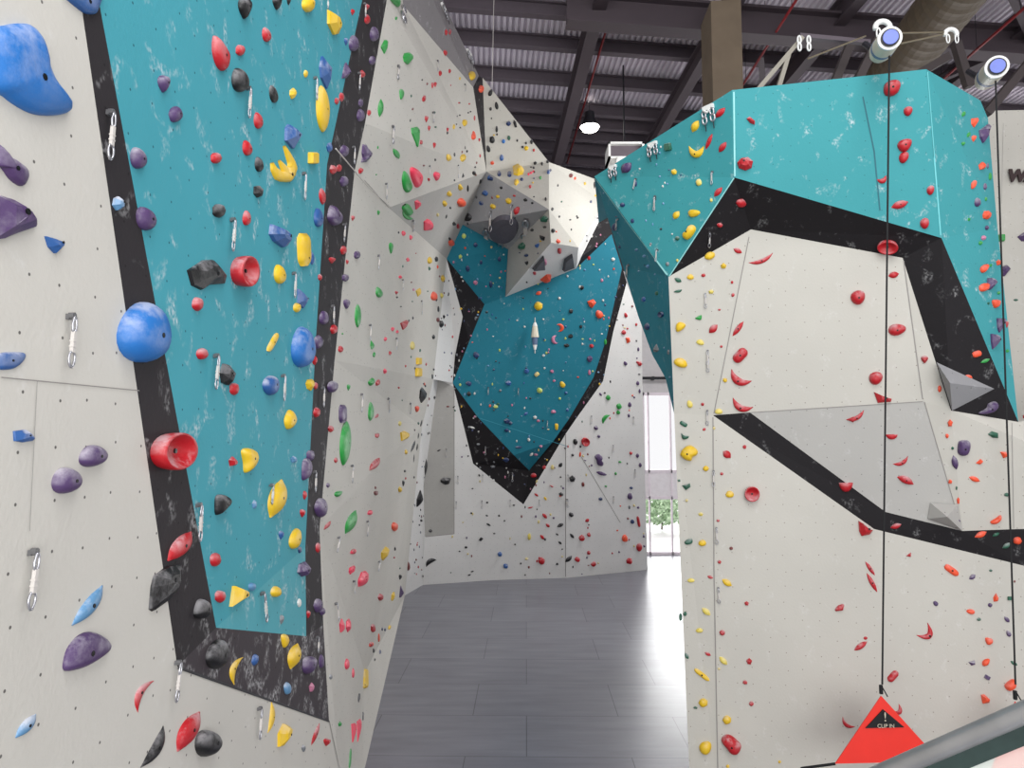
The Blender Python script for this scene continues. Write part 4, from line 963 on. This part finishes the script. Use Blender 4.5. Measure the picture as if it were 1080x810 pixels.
gm, N, L, bs = newmat('clear_glass'); bs.inputs['Base Color'].default_value = (1, 1, 1, 1); bs.inputs['Roughness'].default_value = .02
tr = N.new('ShaderNodeBsdfTransparent'); gl = N.new('ShaderNodeBsdfGlossy'); gl.inputs['Roughness'].default_value = .03; ms = N.new('ShaderNodeMixShader'); ms.inputs[0].default_value = .06
L.new(tr.outputs[0], ms.inputs[1]); L.new(gl.outputs[0], ms.inputs[2]); L.new(ms.outputs[0], N['Material Output'].inputs['Surface'])
b = MB(); b.add([(x0, YW+.03, .1), (x1, YW+.03, .1), (x1, YW+.03, ztop), (x0, YW+.03, ztop)], [(0, 1, 2, 3)]); b.build('pane', gm, wn)
# black pipe rail above the window
b = MB(); pz = P(690, 399.5, YW).z; b.tube([(x0-.1, YW-.25, pz), (x1, YW-.25, pz)], .05, 8)
for xx in (x0+.35, x0+.9): b.abox(xx-.04, xx+.04, YW-.25, YW, pz-.06, pz+.06)
tag(b.build('pipe', MDARK, None, Vector((x0, YW-.25, pz))), 'black horizontal pipe fixed to the wall above the tall window', 'pipe')
# a dark grey outside: pavement and a shrub beyond the glass
pav, N, L, bs = newmat('pale_paving'); bs.inputs['Base Color'].default_value = (.8, .78, .78, 1)
b = MB(); b.add([(-30, 24, -.03), (40, 24, -.03), (40, 70, -.03), (-30, 70, -.03)], [(0, 1, 2, 3)]); tag(b.build('outdoor_paving_1', pav), kind='structure')  # paved ground outside the window
shr = empty('shrub', Vector((P(698, 560, 30).x, 30, 0)))
leafm = simple('sunlit_leaves', (196, 222, 186), .7, 0, .2, 2)
b = MB(); rnd = random.Random(3)
for i in range(1500):
    a = rnd.uniform(0, 6.28); u = rnd.uniform(-1, 1); r = rnd.random()**.4; s = math.sqrt(1-u*u)
    c = Vector((shr.location.x+1.3*r*s*math.cos(a), 30+1.1*r*s*math.sin(a), 1.0+.85*r*u)); e1 = Vector((rnd.uniform(-1, 1), rnd.uniform(-1, 1), rnd.uniform(-1, 1))).normalized(); e2 = e1.orthogonal().normalized()
    b.add([c-e1*.13, c+e2*.06, c+e1*.13, c-e2*.06], [(0, 1, 2, 3)])
b.build('foliage', leafm, shr)
b = MB(); b.tube([(shr.location.x, 30, 0), (shr.location.x+.1, 30, 1.2)], .04, 8); b.build('stem', simple('bark', (90, 70, 55)), shr)
tag(shr, 'round green shrub outdoors behind the lower pane of the tall window', 'shrub')
# chain beside window
# ------------------------------------------------------------------ roof
YAW = -.038; KX = .055; ZC = 12.9
def roof(x, y, dz=0): return Vector((x+YAW*(y-14), y+.038*x, ZC-KX*x+dz))
ce = empty('ceiling', Vector((0, 0, ZC))); tag(ce, kind='structure')
b = MB(); xs = []; x = -9.0
prof = []
while x < 17:
    prof += [(x, 0), (x+.055, 0), (x+.07, .06), (x+.115, .06)]; x += .13
vs = []
for (xx, dz) in prof: vs.append(roof(xx, -5, dz)); vs.append(roof(xx, 23.6, dz))
b.add(vs, [(2*i, 2*i+1, 2*i+3, 2*i+2) for i in range(len(prof)-1)]); b.build('decking', MCEIL, ce)
for i, yy in enumerate((3, 6, 9, 11.4, 13.9, 15.1, 16.6, 18.1, 18.9, 19.7, 20.6, 21.5, 22.5)):
    t = MB(); w = .17
    a, c = roof(-9, yy, -.16), roof(17, yy, -.16); t.beam(a, c, .03, .30); t.beam(a+Vector((0, 0, -.15)), c+Vector((0, 0, -.15)), w, .03); t.beam(a+Vector((0, 0, .13)), c+Vector((0, 0, .13)), w, .03)
    o = t.build('purlin', MPURL, None, roof(0, yy)); tag(o, 'dark steel purlin under the corrugated roof, %s from the rear wall' % ('nearest', 'second', 'third', 'fourth', 'fifth', 'sixth', 'seventh', 'eighth', 'ninth', 'tenth', 'eleventh', 'twelfth', 'farthest')[12-i], 'purlin', 'purlins under the corrugated roof')
def girder(x, ya, yb, d, label, name='roof_girder', w=.26, drop=.35):
    a, c = roof(x, ya, -drop-d/2), roof(x, yb, -drop-d/2); t = empty(name, a)
    b = MB(); b.beam(a, c, .04, d); b.build('web', MBEAM, t)
    for s_ in (-1, 1):
        b = MB(); off = Vector((0, 0, s_*d/2)); b.beam(a+off, c+off, w, .04); b.build('flange', MBEAM, t)
    tag(t, label, 'roof girder', 'long girders of the roof')
girder(1.62, -4, 23.4, .45, 'long steel roof girder left of the round lamp')
girder(4.15, -4, 23.4, .40, 'long steel roof girder behind the concrete pillar', w=.22)
girder(6.3, -4, 23.4, .40, 'long steel roof girder beside the spiral duct', w=.22)
girder(9.8, -4, 23.4, .40, 'long steel roof girder right of the spiral duct', w=.22)
girder(-2.0, -4, 23.4, .40, 'long steel roof girder above the left climbing wall', w=.22)
t = empty('cross_girder', roof(1.3, 12.8, -.9)); a, c = roof(1.0, 12.8, -.85), roof(17, 12.8, -.85)
b = MB(); b.beam(a, c, .05, .55); b.build('web', MBEAM, t)
for s_ in (-1, 1): b = MB(); off = Vector((0, 0, s_*.27)); b.beam(a+off, c+off, .35, .05); b.build('flange', MBEAM, t)
tag(t, 'deep crosswise steel girder meeting the top of the concrete pillar', 'roof girder')
# diagonal braces right side
for (xa, ya, xb, yb, lab) in ((5.2, 13.9, 6.8, 17.5, 'thin steel roof brace left of the spiral duct'), (9.9, 13.0, 8.0, 17.2, 'thin steel roof brace right of the spiral duct'), (8.2, 11.0, 11.5, 14.0, 'thin steel roof brace above the far auto belay')):
    b = MB(); A, c = roof(xa, ya, -.8), roof(xb, yb, -.8); b.beam(A, c, .12, .12); tag(b.build('roof_brace', MBEAM, None, A), lab, 'brace', 'roof braces')
# concrete pillar
D0 = 12.0; ca = P(751, 60, D0); cb = P(783, 60, D0-.05); cl = P(740, 60, D0+.75)
cm = simple('board_marked_concrete', (112, 98, 82), .85, 0, .22, 3, .25)
p1, p2, p3 = Vector((ca.x, D0, 0)), Vector((cb.x, D0-.05, 0)), Vector((cl.x, D0+.75, 0)); p4 = p3+(p2-p1); zt = P(751, 1, D0).z
b = MB(); up = Vector((0, 0, zt)); b.add([p1, p2, p4, p3, p1+up, p2+up, p4+up, p3+up], [(0, 1, 5, 4), (1, 2, 6, 5), (2, 3, 7, 6), (3, 0, 4, 7), (4, 5, 6, 7), (3, 2, 1, 0)])
pil = b.build('pillar', cm, None, (p1+p4)/2); tag(pil, 'tall brown-grey concrete pillar rising behind the teal tower', 'pillar')
for zz in (P(760, 74, D0).z, P(760, 10, D0).z, P(760, 130, D0).z):
    pass
# spiral duct
A = P(1003, -2, 10.5); B_ = P(940, 82, 13.0); d = (B_-A).normalized(); A2 = A-d*6; B2 = B_+d*7
b = MB(); Ld = (B2-A2).length; K = int(Ld/.09); pts = [A2+d*(Ld*i/K) for i in range(K+1)]; b.tube(pts, [.44+(.012 if i % 3 == 0 else 0) for i in range(K+1)], 28)
o = b.build('spiral_duct', simple('dusty_duct_metal', (96, 84, 68), .6, .25, .15, 3), None, A, False); tag(o, 'large brown-grey ribbed round duct crossing under the roof', 'duct')
# red sprinkler pipes
for (q0, q1, D1, D2, lab) in (((650, -5), (598, 172), 13.0, 21.5, 'thin red sprinkler pipe running past the round lamp'), ((843, -5), (782, 92), 11.5, 15.5, 'thin red sprinkler pipe right of the concrete pillar'), ((1090, 0), (985, 92), 10.5, 14, 'thin red sprinkler pipe right of the spiral duct')):
    A, B_ = P(*q0, D1), P(*q1, D2); b = MB(); b.tube([A, B_], .025, 8); sp_ = b.build('sprinkler_pipe', MRED, None, A, True); tag(sp_, lab, 'pipe')
    for f_ in (.1, .5, .9):
        c_ = A.lerp(B_, f_); b = MB(); b.tube([c_, Vector((c_.x, c_.y, roof(c_.x, c_.y).z))], .006, 5); b.build('hanger_rod', MDARK, sp_)
A = P(521, -5, 13.5); b = MB(); b.tube([A, P(519, 92, 14.6)], .006, 5); tag(b.build('hanging_cable', MSL, None, A), 'thin pale cable hanging left under the corrugated roof', 'cable')
# lamp
lp = empty('high_bay_lamp', P(622, 134, 18)); c = lp.location
b = MB(); n8 = 24
prof_ = [(.06, .42), (.12, .40), (.13, .25), (.24, .02), (.26, 0)]
vs = [c+Vector((r*math.cos(2*math.pi*i/n8), r*math.sin(2*math.pi*i/n8), z)) for r, z in prof_ for i in range(n8)]
b.add(vs, [(k*n8+i, k*n8+(i+1) % n8, (k+1)*n8+(i+1) % n8, (k+1)*n8+i) for k in range(4) for i in range(n8)]); b.build('shade', MDARK, lp, smooth=True)
em, N, L, bs = newmat('lamp_glow'); bs.inputs['Base Color'].default_value = (1, 1, 1, 1); bs.inputs['Emission Color'].default_value = (1, .95, .85, 1); bs.inputs['Emission Strength'].default_value = 14
b = MB(); ring = [(.25, .0), (.2, -.08), (.1, -.13), (.01, -.14)]
vs = [c+Vector((r*math.cos(2*math.pi*i/n8), r*math.sin(2*math.pi*i/n8), z)) for r, z in ring for i in range(n8)]
b.add(vs, [(k*n8+i, k*n8+(i+1) % n8, (k+1)*n8+(i+1) % n8, (k+1)*n8+i) for k in range(3) for i in range(n8)]); b.build('lamp_glass', em, lp, smooth=True)
rz = roof(c.x, c.y).z; b = MB(); b.tube([c+Vector((0, 0, .4)), Vector((c.x, c.y, rz-.02))], .012, 6); b.build('cord', MDARK, lp)
tag(lp, 'glowing round high bay lamp hanging from the dark roof', 'lamp')
# white unit under the roof, left of the overhang tip
un = empty('ceiling_unit', P(660, 160, 16)); c = un.location
b = MB(); hx_, hz_ = .42, .2
for (u0, u1, w0, w1) in ((-hx_, hx_, hz_-.05, hz_), (-hx_, -hx_+.05, -hz_, hz_), (hx_-.05, hx_, -hz_, hz_), (-hx_, hx_, -hz_, -hz_+.05)): b.abox(c.x+u0, c.x+u1, c.y-.1, c.y+.5, c.z+w0, c.z+w1)
b.build('frame', MWHITE, un); b = MB(); b.abox(c.x-hx_+.05, c.x+hx_-.05, c.y+.02, c.y+.5, c.z-hz_+.05, c.z+hz_-.05); b.build('grille', MPURL, un)
b = MB(); b.tube([c+Vector((-.15, -.15, -.28)), c+Vector((-.1, .1, -.2))], .10, 10); b.build('motor', MWHITE, un)
b = MB(); b.tube([c+Vector((0, .2, .2)), Vector((c.x, c.y+.2, roof(c.x, c.y).z))], .02, 6); b.build('hanger_rod', MDARK, un)
tag(un, 'white framed ceiling unit above the tip of the teal overhang', 'ceiling unit')
# ------------------------------------------------------------------ auto belays
def cyl(a, b_, r, n=24): m = MB(); m.tube([a, b_], r, n); return m
def autobelay(fx, fy, D, bx, by, D2, r, label):
    a, c = P(fx, fy, D), P(bx, by, D2); t = empty('auto_belay', c); d = (a-c).normalized()
    m = MB(); L_ = (a-c).length
    m.tube([c, c+d*L_*.2, c+d*L_*.22, c+d*L_*.9, a], [r*.82, r*.9, r, r, r*.93], 28); m.build('shell', MSHELL, t, smooth=False)
    cyl(c+d*L_*.38, c+d*L_*.5, r*1.02).build('band', simple('steel_blue_band', (96, 118, 150), .5), t); cyl(a-d*.01, a+d*.02, r*1.0).build('rim', MWHITE, t)
    cyl(a+d*.005, a+d*.035, r*.76).build('cap_ring', MDARK, t); cyl(a+d*.02, a+d*.05, r*.62).build('blue_cap', MTAPE, t)
    m = MB(); zr = c+Vector((0, .25, .25)); m.tube([c, zr], .03, 8); m.build('bracket', MDARK, t)
    tag(t, label, 'auto belay', 'auto belay devices above the tower'); return a, c, d
autobelay(938, 41, 6.2, 927, 57, 6.55, .105, 'cream auto belay device with blue cap above the teal tower')
autobelay(1051, 71, 6.9, 1038, 86, 7.35, .11, 'cream auto belay device with blue cap at right behind the tower')
def strap(q0, D1, q1, D2, label, r=.008):
    A, B_ = P(*q0, D1), P(*q1, D2); b = MB(); sd = Vector((1, 0, 0)); dd = (B_-A); b.box((A+B_)/2, dd/2, sd*r, Vector((0, .003, 0)))
    tag(b.build('belay_strap', MBK, None, A), label, 'belay strap', 'black auto belay straps')
strap((938, 54), 6.35, (930.5, 722), 6.95, 'black belay strap hanging down the middle of the tower face')
strap((1050, 84), 7.0, (1071, 722), 7.05, 'black belay strap hanging down the right edge of the tower')
# belay gate: red triangle
redm = simple('red_vinyl', (228, 44, 30), .45, 0, .06); 
def tri_mesh(pts, off, th=.012):
    n = (pts[1]-pts[0]).cross(pts[2]-pts[0]).normalized()
    if n.y > 0: n = -n
    f = [p+n*off for p in pts]; r = [p+n*(off-th) for p in pts]; m = len(pts)
    return f+r, [tuple(range(m)), tuple(range(m, 2*m))[::-1]]+[(i, (i+1) % m, (i+1) % m+m, i+m) for i in range(m)]
def gate(ap, bl, br, D, label, text=True):
    A, Bl, Br = P(*ap, D), P(*bl, D-.05), P(*br, D-.05)
    t = empty('belay_gate', A); vs, fs = tri_mesh([A, Bl, Br], 0); meshobj('red_sheet', vs, fs, redm, t)
    if text:
        cen = A.lerp((Bl+Br)/2, .36)
        def q(u, w): return A+((Bl+Br)/2-A)*w+(Br-Bl)*u
        vs, fs = tri_mesh([q(0, .20), q(-.185, .475), q(.185, .475)], .012, .01); s_ = meshobj('warning_triangle', vs, fs, MBK, t)
        ym = simple('printed_grey_white', (200, 190, 170), .6)
        cu = bpy.data.curves.new('warning_text', 'FONT'); cu.body = 'CLIP IN'; cu.size = .05; cu.align_x = 'CENTER'; cu.extrude = .001
        o = bpy.data.objects.new('warning_text', cu); COL.objects.link(o); cu.materials.append(ym)
        tmp = q(0, .462); o.parent = s_; o.location = tmp+Vector((0, -.03, 0))-s_.parent.location; o.rotation_euler = (math.pi/2, 0, 0)
        cu = bpy.data.curves.new('exclamation_mark', 'FONT'); cu.body = '!'; cu.size = .12; cu.align_x = 'CENTER'; cu.extrude = .001; cu.materials.append(ym)
        o = bpy.data.objects.new('exclamation_mark', cu); COL.objects.link(o); o.parent = s_; o.location = q(0, .365)+Vector((0, -.03, 0))-s_.parent.location; o.rotation_euler = (math.pi/2, 0, 0)
    b = MB(); b.tube([A+Vector((0, 0, .02)), A+Vector((0, 0, .10))], .018, 8); b.tube([A+Vector((0, -.01, .1)), A+Vector((.05, -.02, .0))], .006, 5); b.build('top_clip', MBK, t)
    b = MB(); b.tube([Bl, Bl+(Bl-Br).normalized()*.28+Vector((0, .12, -.09))], .014, 6); b.build('tie_strap', MBK, t)
    tag(t, label, 'belay gate', 'red belay gates at the foot of the tower')
gate((929.5, 734), (881, 805.5), (992, 803), 6.95, 'red triangular belay gate with black CLIP IN warning triangle')
gate((1071, 740), (1046, 812), (1130, 812), 6.9, 'red triangular belay gate seen behind the handrail glass at right', False)
# pulleys, cables and bracket over the tower top
def pulley(x, y, D, label, s=1.0):
    c = P(x, y, D); t = empty('top_anchor', c); b = MB(); k = D/F
    pts = [c+Vector((math.cos(a)*8*k*s, 0, math.sin(a)*7*k*s)) for a in [math.pi*i/10 for i in range(-1, 12)]]
    b.tube(pts, [3.0*k*s]*len(pts), 10); b.build('shackle', MWHITE, t, smooth=True)
    for i, sgn in enumerate((-1, 1)):
        b = MB(); b.tube(loop_pts(c+Vector((sgn*6*k*s, -.02, -8*k*s)), Vector((1, 0, 0)), Vector((0, 0, 1)), 2.2*k*s, 6*k*s, 14), .9*k*s, 6, True); b.build('hook', MWHITE, t, smooth=True)
    tag(t, label, 'anchor', 'top anchors of the climbing walls')
pulley(931, 29, 7.0, 'white top anchor shackle directly behind the blue-capped auto belay')
pulley(1003, 36, 7.2, 'white double-hook top anchor between the two auto belays', .8)
for q0, q1, lab in (((945, 35), (997, 34), 'upper steel cable linking the two top anchors over the tower'), ((950, 46), (996, 36), 'lower steel cable linking the two top anchors over the tower'), ((852, 62), (913, 38), 'steel cable running from bracket hooks toward the auto belay')):
    A, B_ = P(*q0, 7.0), P(*q1, 7.2); b = MB(); b.tube([A, B_], .009, 6); tag(b.build('steel_cable', simple('dull_cable', (120, 110, 90), .5, .4), None, A), lab, 'cable')
t = empty('anchor_bracket', P(845, 44, 8.2)); gm2 = simple('primer_grey_steel', (150, 144, 132), .6)
for nm_, q0, q1, w in (('long_arm', (846, 40), (798, 96), .07), ('strut', (832, 56), (820, 96), .06), ('top_bar', (843, 38), (917, 45), .06)):
    b = MB(); A, B_ = P(*q0, 8.2), P(*q1, 8.2); b.beam(A, B_, .05, w, Vector((0, 1, 0))); b.build(nm_, gm2 if nm_ != 'top_bar' else MPURL, t)
tag(t, 'grey steel anchor bracket standing on top of the teal tower', 'bracket')
for x in (843, 853):
    c = P(x, 42, 8.1); t = empty('carabiner_pair', c); k = 8.1/F; X1, Z1 = Vector((1, 0, 0)), Vector((0, 0, 1))
    b = MB(); b.tube(loop_pts(c, X1, Z1, 1.8*k, 4.5*k, 12), 1.0*k, 6, True); b.build('upper_carabiner', MWHITE, t); b = MB(); b.tube(loop_pts(c-Z1*8*k, X1, Z1, 1.8*k, 4.5*k, 12), 1.0*k, 6, True); b.build('lower_carabiner', MWHITE, t)
    tag(t, 'white carabiner pair hanging %s on the anchor bracket' % ('left' if x == 843 else 'right'), 'carabiners')
# dark steel posts behind the tower top
for q0, q1, D, lab in (((1000, 60), (962, 82), 9.0, 'dark steel strut left of the white top anchor hooks'), ((1008, 45), (1022, 92), 9.0, 'dark steel strut below the white top anchor hooks'), ((926, 40), (905, 84), 8.4, 'dark steel strut left of the blue-capped auto belay'), ((896, 48), (880, 88), 8.6, 'dark steel strut above the teal cap'), ((1090, 60), (1040, 120), 8.4, 'dark steel strut right of the second auto belay')):
    b = MB(); A, B_ = P(*q0, D), P(*q1, D); b.beam(A, B_, .10, .10, Vector((0, 1, 0))); tag(b.build('steel_strut', simple('dark_brown_steel', (58, 50, 50), .6), None, A), lab, 'strut', 'steel struts behind the tower')
# the writing on the hall wall
cu = bpy.data.curves.new('wall_lettering', 'FONT'); cu.body = 'WA'; cu.size = .235; cu.shear = .25; cu.extrude = .01; cu.offset = .012; cu.space_character = .92
o = bpy.data.objects.new('wall_lettering', cu); COL.objects.link(o); q = P(1062.5, 191, 9.55); o.location = q; o.rotation_euler = (math.pi/2, 0, 0); cu.materials.append(simple('dark_brown_letters', (56, 40, 40), .7))
tag(o, 'dark slanted wall lettering reading WA on the white hall wall', 'lettering')
# ------------------------------------------------------------------ stair handrail, bottom right
A = P(1120, 743, .98); B_ = P(850, 858, 1.22); d = (B_-A).normalized(); A2 = A-d*2.6; B2 = B_+d*.9
hr = empty('stair_handrail', B2)
b = MB(); up_ = Vector((0, 0, .010)); b.tube([A2+up_, B2+up_], .0145, 24); b.build('rail', simple('scuffed_stainless_rail', (176, 176, 178), .4, .7, .3, 14), hr, smooth=True)
dz = Vector((.0, .0, -.0165)); gch = simple('dark_green_rail_reflection', (36, 52, 50), .25, 0, .5, 22)
b = MB(); b.beam(A2+dz, B2+dz, .016, .024); b.build('rail_dark_reflection', gch, hr)  # added dark bar stands for the reflection on the rail's underside
gh, N, L, bs = newmat('hazy_glass'); bs.inputs['Base Color'].default_value = lin((214, 226, 220)); bs.inputs['Roughness'].default_value = .35
tr = N.new('ShaderNodeBsdfTransparent'); ms = N.new('ShaderNodeMixShader'); ms.inputs[0].default_value = .55; out = N['Material Output']
L.new(tr.outputs[0], ms.inputs[1]); L.new(bs.outputs[0], ms.inputs[2]); L.new(ms.outputs[0], out.inputs['Surface'])
lo = Vector((0, 0, -.95)); b = MB(); b.add([A2+dz*1.45, B2+dz*1.45, B2+lo, A2+lo], [(0, 1, 2, 3)]); b.build('glass_panel', gh, hr)
for f_ in (0.02, .98):
    p = A2.lerp(B2, f_); b = MB(); b.tube([p, Vector((p.x, p.y, 0 if f_ > .5 else 0))], .02, 12); b.build('post', MS, hr)
tag(hr, 'steel stair handrail with glass panel crossing the bottom right corner', 'handrail')
# lettering becomes plain mesh
bpy.context.view_layer.update()
for o in [o for o in bpy.data.objects if o.type == 'FONT']:
    me = bpy.data.meshes.new_from_object(o.evaluated_get(bpy.context.evaluated_depsgraph_get()))
    n = bpy.data.objects.new('tmp', me); COL.objects.link(n); n.parent = o.parent; n.location = o.location; n.rotation_euler = o.rotation_euler
    for k in ('label', 'category'):
        if k in o: n[k] = o[k]
    nm = o.name; bpy.data.objects.remove(o); n.name = nm
# ------------------------------------------------------------------ light
W = bpy.data.worlds.new('world'); SC.world = W; W.use_nodes = True; bg = W.node_tree.nodes['Background']
bg.inputs['Color'].default_value = (.98, .98, 1.0, 1); bg.inputs['Strength'].default_value = WORLD
def area(loc, rot, sx, sy, e, c=(1, 1, 1)):
    l = bpy.data.lights.new('added_area_light', 'AREA'); l.shape = 'RECTANGLE'; l.size = sx; l.size_y = sy; l.energy = e; l.color = c  # added light with no fixture built
    o = bpy.data.objects.new('added_area_light', l); COL.objects.link(o); o.location = loc; o.rotation_euler = rot; return o
def aim(loc, tgt, sx, sy, e, c=(1, 1, 1)):
    d = Vector(tgt)-Vector(loc); return area(loc, d.to_track_quat('-Z', 'Y').to_euler(), sx, sy, e, c)
for L_ in LIGHTS: aim(*L_)
sl = bpy.data.lights.new('daylight', 'SUN'); sl.energy = 1.9; sl.angle = math.radians(24); so = bpy.data.objects.new('daylight', sl); COL.objects.link(so)
so.location = (8, 40, 12); so.rotation_euler = Vector((-.12, -1, -.30)).to_track_quat('-Z', 'Y').to_euler()
